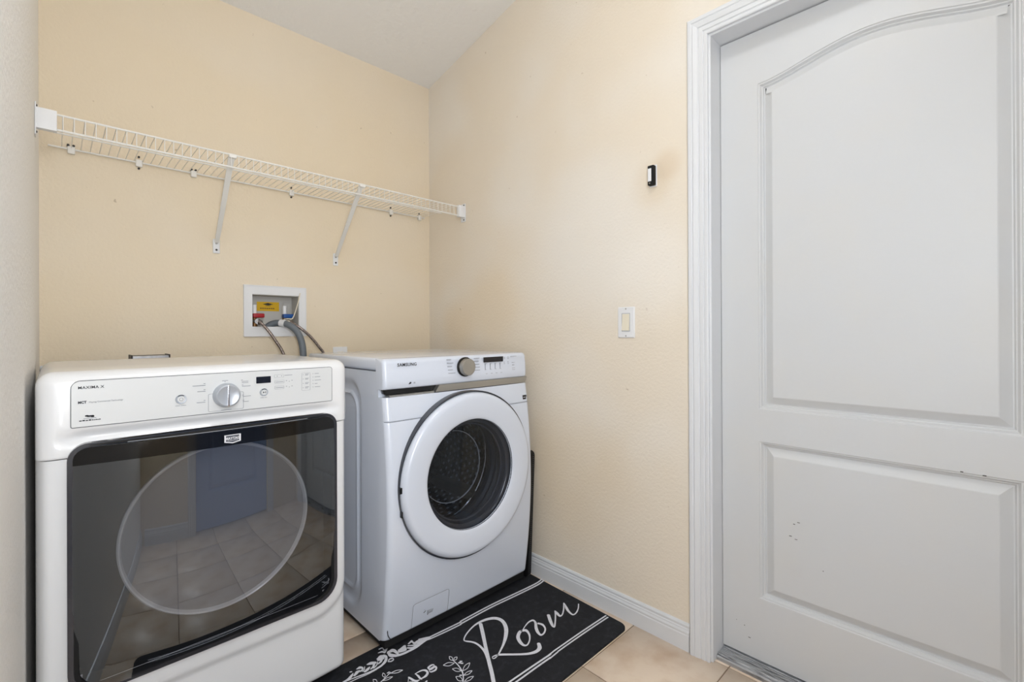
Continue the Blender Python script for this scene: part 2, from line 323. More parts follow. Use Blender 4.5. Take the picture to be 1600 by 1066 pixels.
RUG_PRINT = [
[10196,11623,10120,11646,10369,11939,10273,11948,10431,12230,10346,12208,10434,12507,10360,12466,10365,12701,10306,12649,10256,12854,10203,12807,10230,12932,10192,12952,10395,13066,10389,13116,10690,13199,10696,13260,11018,13282,11041,13361,11302,13263,11354,13373,11569,13188,11649,13308,11766,13040,11881,13154,11824,12835,11974,12910,11757,12617,11911,12611,11597,12377,11715,12292,11344,12122,11410,12009,11060,11888,11088,11800,10814,11728,10827,11661,10578,11598,10580,11543,10391,11536,10379,11489,10321,11556,10291,11532,10336,11589,10338,11623,10444,11568,10475,11619,10590,11460,10651,11532,10823,11240,10888,11308,11094,10987,11159,11056,11318,10810,11389,10899,11548,10715,11607,10841,11807,10751,11755,10892,11966,10950,11855,11007],
[11136,13239,11260,13186,10845,12774,10963,12719,10459,12172,10566,12120,10049,11532,10160,11478,9781,11098,9891,11041,9484,10658,9595,10597,9259,10297,9374,10249,9186,10080,9266,10059],
[12071,11913,12053,11867,11895,11947,11890,11815,11611,11776,11706,11692,11460,11497,11594,11503,11452,11260,11542,11312,11595,11193,11609,11252,11854,11324,11828,11366,12084,11556,12010,11574,12182,11823,12062,11761,12041,11927,11962,11840],
[12070,11880,12070,11916,12288,11968,12293,12012,12531,12024,12558,12092,12692,11989,12770,12053,12640,11868,12736,11848,12428,11654,12536,11609,12290,11425,12414,11429,12278,11214,12356,11276,12481,11210,12484,11279,12712,11360,12658,11391,12837,11601,12739,11571,12781,11774,12698,11724],
[13312,11839,13434,11802,13122,11591,13252,11560,12958,11310,13061,11308,12995,11178,13002,11245,13276,11370,13244,11413,13594,11630,13556,11670,13734,11746,13769,11856,13636,11662,13763,11686,13603,11456,13700,11520,13794,11465,13793,11521,14105,11653,14080,11697,14359,11855,14428,11957,14173,11661,14293,11657,14049,11415,14157,11432,14027,11176,14096,11222,14242,11159,14258,11220,14533,11286,14518,11330,14778,11458,14750,11495],
[10773,13858,10745,13789,10191,13894,10166,13827,9453,13943,9431,13877],
[15141,13783,15101,13705,14653,13723,14607,13645,13369,13808,13327,13734],
[10684,13743,10660,13681,10107,13779,10084,13718,9460,13845,9439,13786,9290,13880,9273,13821,9054,13847,9042,13789,8733,13811,8719,13754,8476,13831,8457,13763,8274,13860,8249,13782,8093,13915,8069,13849],
[15106,13651,15066,13574,14616,13599,14570,13523,13247,13684,13207,13611],
[13369,13808,13327,13734,12189,13892,12156,13820,10803,13898,10777,13830],
[13247,13684,13207,13611,12079,13767,12046,13696,10703,13770,10678,13703],
[14900,10320,14862,10261,13489,10375,13459,10318,12211,10400,12188,10347,12042,10403,12022,10350,11518,10380,11500,10328],
[14867,10209,14829,10151,13465,10269,13436,10213,12203,10292,12180,10239,12070,10283,12052,10230,11640,10258,11624,10207],
[11814,10386,11785,10320,11097,10414,11072,10350,10005,10447,9986,10386,8929,10471,8915,10412],
[11694,10282,11667,10217,11102,10298,11079,10234,10149,10305,10131,10244,9073,10328,9059,10271],
[7953,14186,8041,14215,7933,13991,8043,14114,8104,13840,8156,13944,8308,13768,8342,13868,8560,13743,8588,13840,8805,13741,8823,13815,9042,13786,9053,13849,9289,13836,9302,13907,9446,13861,9459,13920],
[8017,14167,8048,14283,8121,14139,8189,14287,8144,14079,8255,14162,8171,13925,8232,13954],
[8320,13992,8345,14107,8460,13971,8479,14142,8564,14059,8555,14165],
[8497,14114,8591,14098,8484,14012,8504,13889,8358,14001,8330,13916,8275,14036,8244,13965],
[8572,13931,8606,13987,8691,13780,8738,13891,8889,13768,8910,13910,9133,13845,9161,14020,9266,13867,9303,13985],
[8732,14093,8741,14157,8842,14105,8905,14214,8837,13963,8908,14061,8976,13919,9022,14067,9117,13927,9153,14046],
[9103,14040,9133,14097,9250,13932,9297,14029,9432,13886,9462,13950],
[8653,14024,8680,14072,8771,13920,8803,13979,8874,13865,8901,13919],
[7797,13819,7789,13862,7865,13874,7872,13924,7953,13846,7983,13893,7948,13815,7963,13773,7874,13795,7859,13741,7801,13840,7780,13794],
[7866,14557,7880,14607,7957,14534,8000,14592,7932,14404,7986,14456,8015,14385,8031,14449,8086,14408,8091,14433],
[7751,14416,7760,14445,7853,14361,7889,14438,7907,14263,7938,14369,8019,14340,8014,14406],
[7797,14169,7860,14221,7811,14100,7890,14084,7738,13986,7767,13881,7555,13864,7550,13776,7309,13829,7297,13758,7076,13848,7062,13786,6861,13897,6847,13841,6647,13942,6638,13899,6358,13985,6351,13946],
[7593,14148,7599,14218,7696,14139,7733,14281,7776,14086,7835,14220],
[7582,14073,7610,14165,7667,14037,7705,14152,7730,14036,7755,14105],
[7683,14124,7711,14042,7614,14045,7623,13961,7503,13984,7502,13939],
[7225,14159,7238,14205,7318,14084,7365,14218,7418,14030,7464,14138],
[7400,14115,7438,14034,7314,13994,7331,13916,7215,13936,7216,13884],
[7523,14074,7536,14045,7427,13961,7435,13918,7301,13906,7302,13863],
[6895,14198,6903,14244,6975,14163,7015,14272,7013,14133,7077,14143,6974,14084,6983,14023,6913,14069,6908,14024],
[7112,14151,7127,14128,7046,14059,7059,14021,6978,14011,6983,13974],
[7228,14038,7231,13995,7150,14029,7150,13920,7036,13983,7033,13896],
[6937,14119,6933,14074,6831,14147,6831,14016,6715,14057,6724,13975],
[6723,14142,6728,14111,6621,14102,6632,13999,6490,14036,6486,13940,6337,14014,6330,13958],
[7339,13777,7333,13746,7048,13786,7041,13751,6752,13833,6745,13798,6444,13870,6437,13836,6044,13951,6038,13917],
[6363,13992,6356,13958,5949,14071,5943,14037],
[6679,14222,6696,14270,6710,14204,6727,14251],
[8733,12570,8718,12570,8769,12679,8731,12646,8681,12735,8664,12669,8529,12697,8562,12638,8532,12534,8575,12619,8708,12528,8743,12612,8712,12523,8768,12500,8664,12467,8661,12399,8541,12476,8518,12418,8504,12495,8473,12480,8526,12573,8512,12576],
[8099,12740,8114,12748,8090,12592,8154,12616,8078,12461,8141,12484,8117,12379,8131,12387],
[8099,12722,8106,12752,8222,12714,8235,12759,8345,12679,8374,12735,8395,12593,8463,12641,8379,12530,8437,12482,8318,12484,8320,12391,8200,12453,8186,12395,8099,12464,8088,12431],
[7858,12734,7904,12763,7865,12624,7933,12667,7891,12493,7955,12548,7951,12397,7995,12479,8045,12410,8055,12448],
[7866,12748,7877,12733,7750,12593,7761,12578,7689,12521,7712,12493],
[7791,12570,7801,12587,7869,12500,7879,12517],
[8144,12172,8138,12238,8190,12200,8185,12253],
[9303,12375,9333,12385,9278,12074,9317,12079,9192,11774,9231,11765,9072,11569,9099,11547,8948,11428,8969,11400,8727,11198,8747,11170],
[9321,12393,9305,12405,9372,12470,9353,12477,9394,12549,9371,12538,9366,12624,9345,12604,9346,12636,9342,12608,9321,12614,9338,12602,9270,12522,9291,12521,9271,12449,9293,12465,9302,12389,9323,12409],
[9333,12372,9349,12397,9379,12339,9392,12366,9435,12341,9433,12366,9503,12398,9493,12417,9520,12426,9497,12421,9510,12448,9493,12422,9452,12476,9444,12448,9393,12451,9400,12428,9336,12394,9347,12375],
[9279,12270,9260,12250,9216,12374,9198,12351,9128,12440,9116,12413,8991,12449,8984,12422,8955,12432,8972,12423,8961,12392,8980,12413,9042,12284,9058,12308,9143,12245,9153,12272,9266,12247,9273,12274],
[9227,11834,9205,11825,9222,11950,9200,11937,9186,12042,9168,12020,9097,12100,9083,12076,9065,12099,9076,12080,9055,12060,9077,12070,9071,11931,9092,11947,9127,11859,9143,11882,9210,11817,9223,11841],
[9246,11782,9256,11808,9358,11762,9365,11788,9476,11785,9473,11809,9616,11882,9608,11903,9644,11920,9621,11913,9619,11941,9609,11915,9483,11951,9478,11924,9363,11898,9368,11876,9247,11805,9255,11785],
[9146,11604,9161,11627,9226,11556,9238,11580,9317,11537,9323,11562,9439,11566,9441,11590,9470,11589,9449,11590,9456,11615,9441,11592,9358,11663,9347,11638,9259,11661,9256,11636,9154,11628,9153,11604],
[8992,11453,8973,11457,9033,11567,9013,11566,9034,11666,9014,11651,8969,11745,8952,11724,8940,11752,8944,11729,8918,11719,8937,11716,8883,11590,8904,11595,8909,11505,8927,11523,8975,11445,8990,11465],
[8993,11387,9006,11409,9081,11335,9093,11358,9182,11316,9187,11340,9315,11348,9316,11372,9348,11371,9327,11373,9331,11399,9318,11376,9223,11450,9213,11425,9114,11446,9112,11422,9000,11409,9000,11386],
[9439,12165,9476,12211,9469,12136,9505,12182],
[9410,12072,9446,12118,9439,12044,9475,12089],
[9368,12145,9403,12191,9397,12117,9432,12163],
[9052,11678,9085,11721,9080,11651,9113,11693],
[7346,13264,7338,13283,7396,13316,7385,13332,7425,13382,7408,13381,7419,13466,7401,13455,7407,13486,7399,13460,7387,13476,7395,13456,7334,13410,7348,13399,7322,13339,7339,13346,7334,13268,7351,13279],
[7230,13171,7239,13194,7311,13121,7319,13145,7400,13096,7405,13121,7514,13108,7517,13133,7542,13127,7525,13130,7526,13153,7516,13130,7428,13204,7420,13179,7334,13212,7330,13187,7235,13195,7233,13170],
[7071,13220,7057,13230,7107,13305,7091,13309,7113,13383,7097,13368,7068,13442,7055,13421,7047,13448,7049,13424,7029,13424,7044,13415,6996,13326,7013,13328,7013,13260,7027,13278,7058,13214,7070,13236],
[7036,13127,7036,13159,7208,13176,7208,13212,7374,13242,7374,13271,7522,13300,7522,13325],
[7570,13287,7585,13314,7654,13204,7668,13232,7751,13151,7761,13181,7883,13137,7890,13168,7918,13154,7899,13162,7905,13191,7889,13164,7801,13280,7788,13251,7696,13313,7687,13282,7581,13316,7575,13285],
[7498,13360,7507,13402,7549,13353,7572,13400,7573,13337,7587,13307,7505,13329,7501,13293]]
# ---------------------------------------------------------------- room shell
def quad(bm, *P): return bm.faces.new([bm.verts.new(p) for p in P])
T = 0.10
# floor: grout bed with single tiles laid on it
struct('floor', box((-0.20, FY-0.1, -0.06), (RX+0.12, BY+0.1, -0.0025)), 'grout', smooth=False)
fl = bpy.data.objects['floor']
TS, GW = 0.33, 0.0035; tile_mesh = None
xs = [1.22+TS*k for k in range(-5, 2)]; ys = [0.932+TS*k for k in range(-4, 4)]
for x in xs:
    for y in ys:
        lo = [max(x, -0.10)+GW/2, max(y, FY-0.05)+GW/2]; hi = [min(x+TS, RX+0.075)-GW/2, min(y+TS, BY+0.03)-GW/2]
        if hi[0]-lo[0] < 0.02 or hi[1]-lo[1] < 0.02: continue
        full = hi[0]-lo[0] > TS-2*GW and hi[1]-lo[1] > TS-2*GW
        if full and tile_mesh:
            o = tile_mesh.copy(); C.objects.link(o); o.location = (lo[0], lo[1], 0)
        else:
            o = obj('tile', box((lo[0], lo[1], -0.004), (hi[0], hi[1], 0.0), 0.0012, 1), 'tile', fl, origin=(lo[0], lo[1], 0), angle=80)
            o.location = (lo[0], lo[1], 0)
            if full: tile_mesh = o
# ceiling: slopes up from the back wall
bm = bmesh.new(); y0, y1 = FY-0.1, BY+0.1
add_prism(bm, [(y0, ceil_z(y0)), (y0, ceil_z(y0)+0.08), (y1, ceil_z(y1)+0.08), (y1, ceil_z(y1))], -0.2, RX+0.2, 'YZ')
struct('ceiling', bm, 'ceiling', smooth=False)
# back wall with the recess for the outlet box
BX0, BX1, BZ0, BZ1 = 0.612, 0.816, 1.103, 1.250
bm = bmesh.new(); zt = ceil_z(BY)
for lo, hi in (((-0.2, 0), (BX0, zt)), ((BX1, 0), (RX+0.2, zt)), ((BX0, 0), (BX1, BZ0)), ((BX0, BZ1), (BX1, zt))):
    add_box(bm, (lo[0], BY, lo[1]), (hi[0], BY+T, hi[1]))
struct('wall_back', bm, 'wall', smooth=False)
# right wall with the doorway
DY0, DY1, DZ = -0.170, 0.646, 2.043
def wall_run(bm, ya, yb, z0):
    add_prism(bm, [(ya, z0), (yb, z0), (yb, ceil_z(yb)), (ya, ceil_z(ya))], RX, RX+0.13, 'YZ')
bm = bmesh.new(); wall_run(bm, DY1, BY, 0); wall_run(bm, FY-0.1, DY0, 0); wall_run(bm, DY0, DY1, DZ)
struct('wall_right', bm, 'wall_lamplit', smooth=False)
# left wall, a touch out of square
bm = bmesh.new(); ya, yb = FY-0.1, BY
b_ = [bm.verts.new(p) for p in ((left_x(ya), ya, 0), (left_x(yb), yb, 0), (left_x(yb), yb, ceil_z(yb)), (left_x(ya), ya, ceil_z(ya)))]
c_ = [bm.verts.new(v.co+Vector((-0.1, 0, 0))) for v in b_]
bm.faces.new(b_); bm.faces.new(c_[::-1])
for i in range(4): bm.faces.new((b_[i], b_[(i+1) % 4], c_[(i+1) % 4], c_[i]))
struct('wall_left', bm, 'left_wall', smooth=False)
# front wall behind the camera, with a doorway
FX0, FX1 = 0.40, 1.14
bm = bmesh.new(); zf = ceil_z(FY)
for lo, hi in (((-0.2, 0), (FX0, zf)), ((FX1, 0), (RX+0.13, zf)), ((FX0, 2.04), (FX1, zf))):
    add_box(bm, (lo[0], FY-T, lo[1]), (hi[0], FY, hi[1]))
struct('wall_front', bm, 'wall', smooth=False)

# baseboards
BP = [(0.0, 0.0), (0.012, 0.0), (0.012, 0.052), (0.0105, 0.055), (0.0112, 0.062), (0.0085, 0.069), (0.0085, 0.073), (0.0065, 0.076), (0.0075, 0.084), (0.005, 0.090), (0.0, 0.091)]
def baseboard(name, a, b, nrm):
    bm = bmesh.new(); a, b, nrm = Vector(a), Vector(b), Vector(nrm)
    R = [[bm.verts.new(p+nrm*t+Vector((0, 0, z))) for t, z in BP] for p in (a, b)]
    n = len(BP)
    for i in range(n): bm.faces.new((R[0][i], R[0][(i+1) % n], R[1][(i+1) % n], R[1][i]))
    bm.faces.new(R[0]); bm.faces.new(R[1][::-1]); return struct(name, bm, 'trim', angle=20)
baseboard('baseboard_right', (RX, 0.722, 0), (RX, BY-0.012, 0), (-1, 0, 0))
baseboard('baseboard_back', (-0.02, BY, 0), (RX, BY, 0), (0, -1, 0))
baseboard('baseboard_left', (left_x(FY), FY, 0), (left_x(BY-0.02), BY-0.02, 0), (1, -0.0116, 0))
baseboard('baseboard_front', (0.33, FY, 0), (-0.03, FY, 0), (0, 1, 0))

# door casing (colonial profile swept round the opening, mitred)
CP = [(0.0, 0.0), (0.0, 0.009), (0.003, 0.011), (0.010, 0.011), (0.013, 0.0085), (0.016, 0.012), (0.026, 0.0125), (0.029, 0.010), (0.032, 0.0135), (0.046, 0.0165), (0.050, 0.0135), (0.053, 0.0165), (0.062, 0.017), (0.066, 0.014), (0.067, 0.0)]
def casing(name, P, u0, u1, zt, m='trim'):
    """P(u, z, t): u along wall, t out of the wall"""
    bm = bmesh.new(); cols = []
    for d, t in CP:
        cols.append([bm.verts.new(P(u1+d, 0, t)), bm.verts.new(P(u1+d, zt+d, t)), bm.verts.new(P(u0-d, zt+d, t)), bm.verts.new(P(u0-d, 0, t))])
    for A, B in zip(cols, cols[1:]):
        for k in range(3): bm.faces.new((A[k], A[k+1], B[k+1], B[k]))
    bm.faces.new([c[0] for c in cols]); bm.faces.new([c[3] for c in cols][::-1])
    return struct(name, bm, m, angle=15)
casing('trim_1', lambda u, z, t: (RX-t, u, z), DY0-0.004, DY1+0.006, DZ+0.006)
casing('trim_2', lambda u, z, t: (u, FY+t, z), FX0-0.004, FX1+0.004, 2.044)
# door jambs
bm = bmesh.new(); SX = 1.613
add_box(bm, (RX-0.001, DY1-0.001, 0), (RX+0.115, DY1+0.012, DZ+0.01), 0.0008, 1); add_box(bm, (RX-0.001, DY0-0.012, 0), (RX+0.115, DY0+0.001, DZ+0.01), 0.0008, 1)
add_box(bm, (RX-0.001, DY0, DZ-0.001), (RX+0.115, DY1, DZ+0.012), 0.0008, 1)
struct('trim_3', bm, 'trim')

# moulded two-panel door: P(u, v, d) with d = depth behind the face
def loop_off(pts, d): return offset_poly(pts, -d)
def moulded_door(P, u0, u1, v0, v1, panels, thick, m, name):
    """panels: list of (outline ccw, from bottom) sharing the same side stiles"""
    bm = bmesh.new()
    pa, pb = panels; ua, ub = pa[0][0], pa[1][0]
    def f(pts): bm.faces.new([bm.verts.new(P(u, v, 0)) for u, v in pts])
    f([(u0, v0), (ua, v0), (ua, v1), (u0, v1)]); f([(ub, v0), (u1, v0), (u1, v1), (ub, v1)])
    f([(ua, v0), (ub, v0), (ub, pa[0][1]), (ua, pa[0][1])]); f([(ua, pa[2][1]), (ub, pa[2][1]), (ub, pb[0][1]), (ua, pb[0][1])])
    top = pb[2:]                       # right top -> left top along the arch
    for a, b in zip(top, top[1:]): f([(b[0], b[1]), (a[0], a[1]), (a[0], v1), (b[0], v1)])
    # edges and back
    R = [[bm.verts.new(P(u, v, d)) for u, v in ((u0, v0), (u1, v0), (u1, v1), (u0, v1))] for d in (0, thick)]
    for i in range(4): bm.faces.new((R[0][i], R[0][(i+1) % 4], R[1][(i+1) % 4], R[1][i]))
    bm.faces.new(R[1][::-1])
    o = struct(name, bm, m, smooth=False)
    for pts in panels:
        bm = bmesh.new(); prof = [(0, 0), (0.002, 0.0025), (0.0055, 0.003), (0.010, 0.010), (0.0125, 0.0105), (0.0155, 0.016), (0.018, 0.016), (0.040, 0.0025), (0.0425, 0.0018)]
        rings = [[bm.verts.new(P(u, v, d)) for u, v in loop_off(pts, w_)] for w_, d in prof]; n = len(pts)
        for A, B in zip(rings, rings[1:]):
            for i in range(n): bm.faces.new((A[i], A[(i+1) % n], B[(i+1) % n], B[i]))
        bm.faces.new(rings[-1]); obj('door_panel', bm, m, o, angle=7)
    return o
def arch(u0, u1, z0, z1, rise, n=28):
    pts = [(u0, z0), (u1, z0)]
    for k in range(n+1):
        t = k/n; h = 0.5-0.5*math.cos(2*PI*min(1, max(0, t))); h = h**0.85
        pts.append((u1+(u0-u1)*t, z1+rise*h))
    return pts
# white door in the right wall: u = -Y so that the outline stays counter-clockwise seen from the room
PD = lambda u, v, d: (SX+d, -u, v)
d1 = moulded_door(PD, -0.6435, 0.167, 0.028, 2.038,
    [[(-0.528, 0.226), (0.046, 0.226), (0.046, 0.727), (-0.528, 0.727)], arch(-0.528, 0.046, 0.830, 1.869, 0.052)], 0.035, 'door', 'door_1')
# door stop strips round the slab
kn = lathe((0, -0.095, 0.93), [(0.0001, 1.548), (0.018, 1.549), (0.026, 1.556), (0.028, 1.566), (0.022, 1.578), (0.012, 1.585), (0.011, 1.602), (0.030, 1.606), (0.032, SX)], axis='X', seg=28)
obj('door_knob', kn, 'silver', d1)
# paint chips on the door's lower rail and panel
bm = bmesh.new()
for (y, z, w_, h_) in ((.575, .120, .0022, .0022), (.60, .128, .0016, .0016), (.43, .491, .0045, .0014), (.418, .499, .006, .0012), (.44, .452, .006, .0012), (.425, .446, .006, .001), (.355, .375, .002, .002), (.02, .727, .006, .002), (.06, .728, .005, .002), (.56, .087, .006, .0015)):
    w_ *= .6; h_ *= .6; add_prism(bm, rrect(y-w_, z-h_, y+w_, z+h_, min(w_, h_)*.9, 3), SX-0.0006, SX+0.0005, 'YZ')
obj('paint_chips', bm, 'door_scuff', d1)['kind'] = 'stuff'
# aluminium threshold, ribbed
prof = [(1.560, 0.0), (1.560, 0.010), (1.563, 0.014), (1.570, 0.016)]
for k in range(5): x = 1.573+k*0.0085; prof += [(x, 0.0185), (x+0.004, 0.0185), (x+0.005, 0.0165), (x+0.0075, 0.0165)]
prof += [(1.618, 0.019), (1.640, 0.019), (1.640, 0.0)]
bm = bmesh.new(); R = [[bm.verts.new((x, y, z)) for x, z in prof] for y in (DY0+0.001, DY1-0.002)]; n = len(prof)
for i in range(n): bm.faces.new((R[0][i], R[0][(i+1) % n], R[1][(i+1) % n], R[1][i]))
bm.faces.new(R[0]); bm.faces.new(R[1][::-1]); struct('trim_4', bm, 'alu', angle=20)
# pale door in the front wall (seen only as a reflection in the dryer door)
PF = lambda u, v, d: (-u, FY-0.02-d, v)
d2 = moulded_door(PF, -FX1+0.003, -FX0-0.003, 0.012, 2.037,
    [[(-FX1+.12, 0.226), (-FX0-.12, 0.226), (-FX0-.12, 0.727), (-FX1+.12, 0.727)], arch(-FX1+.12, -FX0-.12, 0.830, 1.869, 0.052)], 0.035, 'bluelit_door', 'door_2')

# ceiling light fixture
LC = (0.55, 0.45); lz = ceil_z(LC[1])-0.008
t = thing('ceiling_light', 'round flush ceiling light with a frosted white diffuser above the floor', 'light', (LC[0], LC[1], lz))
for o in (obj('base', cap_lathe((LC[0], LC[1], 0), [(0.001, lz+0.012), (0.12, lz+0.012), (0.12, lz-0.075), (0.115, lz-0.08), (0.001, lz-0.08)], axis='Z', seg=40), 'lamp_base', t),
          obj('diffuser', cap_lathe((LC[0], LC[1], 0), [(0.118, lz-0.081), (0.160, lz-0.083), (0.172, lz-0.10), (0.150, lz-0.130), (0.110, lz-0.15), (0.06, lz-0.162), (0.001, lz-0.166)], axis='Z', seg=40), 'lamp', t)): pass
# ================================================================ DRYER (left machine)
DX0, DX1, DYF, DYB, DTOP = -0.0285, 0.6545, 1.400, 1.985, 0.997
dry = thing('clothes_dryer', 'white front-loading dryer with wide smoked glass door, left machine beside the left wall', 'dryer', ((DX0+DX1)/2, 1.7, 0))
SEAM = 0.809
# glass outline
GX0, GX1, GZ0, GZ1, GR = 0.026, 0.606, 0.290, 0.834, 0.035
def door_outline(g=0.0, n=8):
    return rrect(GX0-g, GZ0-g, GX1+g, GZ1+g, 0, n, radii=(0.03+g, 0.03+g, 0.055+g, 0.055+g))
def front_y(x, z):
    y = DYF
    s = sd_rr(x, z, GX0-0.045, GZ0-0.055, GX1+0.045, 1.2, 0.10)
    y += 0.010*sstep(-0.006, 0.010, s)                       # raised lip round the door
    y += 0.012*(abs(x-(DX0+DX1)/2)/0.34)**4*0.6
    return y
us = spaced(DX0, DX1, 0.028, 70, 7); vs = [0.040+0.02*(1-math.cos(PI/2*k/6)) for k in range(6)]+[0.060+(SEAM-0.061)*k/80 for k in range(81)]
def dfn(x, z):
    d = min(x-DX0, DX1-x); y = front_y(x, z)+edge_off(d, 0.028)+edge_off(z-0.040, 0.02); return (x, y, z)
bm = grid_shell(us, vs, dfn, lambda x, z: sd_rr(x, z, GX0, GZ0, GX1, 1.2, 0.055) < -0.010)
# side returns
es = [e for e in bm.edges if e.is_boundary and (all(v.co.x < DX0+1e-4 for v in e.verts) or all(v.co.x > DX1-1e-4 for v in e.verts) or all(v.co.z < 0.0402 for v in e.verts) or all(v.co.z > SEAM-0.0015 for v in e.verts))]
r = bmesh.ops.extrude_edge_only(bm, edges=es)
for v in [g for g in r['geom'] if isinstance(g, bmesh.types.BMVert)]: v.co.y = max(v.co.y, 1.452)
obj('front_panel', bm, 'enamel_warm', dry, angle=40)
obj('cabinet', box((DX0+0.003, 1.450, 0.040), (DX1-0.003, DYB, SEAM-0.002), 0.004, 1), 'enamel_warm', dry)
obj('plinth', box((DX0+0.03, 1.46, 0.012), (DX1-0.03, DYB-0.03, 0.042)), 'matt_black', dry, smooth=False)
for x in (DX0+0.06, DX1-0.06):
    for y in (1.55, DYB-0.06):
        obj('foot', cap_lathe((x, y, 0), [(0.001, 0.0), (0.018, 0.0), (0.018, 0.008), (0.008, 0.012), (0.008, 0.03), (0.001, 0.03)], axis='Z', seg=16), 'black', dry)
# top console, one pillow-shaped moulding swept across the width
def console(x0, x1, prof, rr, nx=24, m=7):
    us = spaced(x0, x1, rr, nx, m); P = [Vector((0, a, b)) for a, b in prof]; N = []
    for i in range(len(P)):
        t = P[min(i+1, len(P)-1)]-P[max(i-1, 0)]; n = Vector((0, t.z, -t.y)).normalized(); N.append(n)
    bm = bmesh.new(); G = []
    for u in us:
        d = min(u-x0, x1-u); off = edge_off(d, rr)
        G.append([bm.verts.new(Vector((u, 0, 0))+P[i]-N[i]*off*prof_w[i]) for i in range(len(P))])
    for i in range(len(us)-1):
        for j in range(len(P)-1): bm.faces.new((G[i][j], G[i+1][j], G[i+1][j+1], G[i][j+1]))
    bm.faces.new(G[0]); bm.faces.new(G[-1][::-1]); return bm
def arc(cy, cz, r, a0, a1, n=6): return [(cy+r*math.cos(math.radians(a0+(a1-a0)*k/n)), cz+r*math.sin(math.radians(a0+(a1-a0)*k/n))) for k in range(n+1)]
prof = [(1.46, SEAM+0.0015), (DYF+0.002, SEAM+0.0015), (DYF, SEAM+0.004), (DYF+0.001, 0.840), (DYF+0.005, 0.852), (DYF+0.006, 0.860), (DYF+0.003, 0.867), (DYF, 0.871), (DYF, 0.960)]
prof += arc(DYF+0.034, DTOP-0.034, 0.034, 180, 90, 8)[1:]
prof += [(DYF+0.08, DTOP+0.0005), (DYF+0.2, DTOP+0.001), (DYB-0.03, DTOP)]+arc(DYB-0.012, DTOP-0.012, 0.012, 90, 0, 4)[0:]+[(DYB, SEAM+0.0015)]
# outward normals point to -y/+z with this winding, so pull the ends in
prof_w = [0]+[1]*(len(prof)-2)+[0]
cb = bmesh.new(); cb.free()
def console2(x0, x1, prof, rr, scoop=None):
    us = spaced(x0, x1, rr, 40, 7); n = len(prof); bm = bmesh.new(); G = []
    cyy = 1.7
    for u in us:
        d = min(u-x0, x1-u); off = edge_off(d, rr); col = []
        for i, (a, b) in enumerate(prof):
            t = Vector((prof[min(i+1, n-1)][0]-prof[max(i-1, 0)][0], prof[min(i+1, n-1)][1]-prof[max(i-1, 0)][1])).normalized()
            nn = Vector((-t.y, t.x))                       # (y,z) normal; travel goes up the front then back => points outward
            if i in (1, 2) or b < SEAM+0.006 and a < 1.45: nn = Vector((-1, 0))
            k = 0 if (i == 0 or b < SEAM+0.003 and i == n-1 or (a > 1.455 and n < 25)) else 1
            y, z = a-nn.x*off*k, b-nn.y*off*k
            z = max(z, SEAM+0.0015)
            if scoop: y += scoop(u, b)
            col.append(bm.verts.new((u, y, z)))
        G.append(col)
    for i in range(len(us)-1):
        for j in range(n-1): bm.faces.new((G[i][j], G[i+1][j], G[i+1][j+1], G[i][j+1]))
    bm.faces.new(G[0]); bm.faces.new(G[-1][::-1])
    for i in range(len(us)-1): bm.faces.new((G[i][0], G[i][-1], G[i+1][-1], G[i+1][0]))
    return bm
def dscoop(x, z):
    return 0.012*math.exp(-((z-0.852)/0.012)**2)*sstep(0.0, 0.05, x-0.0)*sstep(0.0, 0.05, 0.628-x) if z < 0.90 else 0
prof = [(1.46, SEAM+0.0015), (DYF+0.0015, SEAM+0.0015), (DYF, SEAM+0.004)]+[(DYF, 0.815+0.0045*k) for k in range(15)]+[(DYF, 0.92), (DYF, 0.960)]
prof += arc(DYF+0.034, DTOP-0.034, 0.034, 180, 90, 8)[1:]+[(DYF+0.2, DTOP+0.001), (DYB-0.03, DTOP)]+arc(DYB-0.012, DTOP-0.012, 0.012, 90, 0, 4)+[(DYB, SEAM+0.002)]
obj('console', console2(DX0, DX1, prof, 0.030, dscoop), 'enamel_warm', dry, angle=50)
# control panel inlay
cp = obj('control_panel', prism(rrect(0.027, 0.875, 0.602, 0.9755, 0, 6, radii=(0.006, 0.016, 0.003, 0.003)), DYF-0.0016, DYF+0.004, bev=0.0006), 'panel_grey', dry)
bm = add_ring(bmesh.new(), rrect(0.0258, 0.8738, 0.6032, 0.9767, 0, 6, radii=(0.007, 0.017, 0.004, 0.004)), rrect(0.0272, 0.8752, 0.6018, 0.9753, 0, 6, radii=(0.006, 0.016, 0.003, 0.003)), DYF-0.0008, DYF+0.004)
obj('panel_edge', bm, 'seam', dry)
FR = DYF-0.0019
XD, ZD = (1, 0, 0), (0, 0, 1)
def ftext(name, s, size, x, z, m, par, y=FR, **k): return text(name, s, size, (x, y, z), XD, ZD, m, par, **k)
ftext('lettering', 'MAXIMA X', 0.0082, 0.038, 0.9585, 'print', cp, sx=1.05, bold=0.00012, space=1.06, label='black model name lettering')
ftext('lettering', 'MCT', 0.0075, 0.038, 0.9265, 'print', cp, sx=0.9, bold=0.0003)
ftext('lettering', 'Maytag Commercial Technology', 0.0048, 0.056, 0.9268, 'grey_print', cp, sx=0.93)
def bars(name, L, m, par, y=FR, th=0.0004):  # rows of print too small to read
    bm = bmesh.new()
    for x0, z0, x1, z1 in L: add_box(bm, (x0, y-th, z0), (x1, y+0.0004, z1))
    o = obj(name, bm, m, par, smooth=False); o['kind'] = 'stuff'; return o
bm = bmesh.new()
for (x, z, w_) in ((.0585, .8975, .006), (.062, .8965, .003), (.0525, .8985, .003)): add_prism(bm, rrect(x-w_, z-.0018, x+w_, z+.0018, .0016, 4), FR-0.0003, FR+0.0003)
obj('emblem', bm, 'print', cp)
bars('small_print', [(.047, .8925, .068, .8935)], 'grey_print', cp)
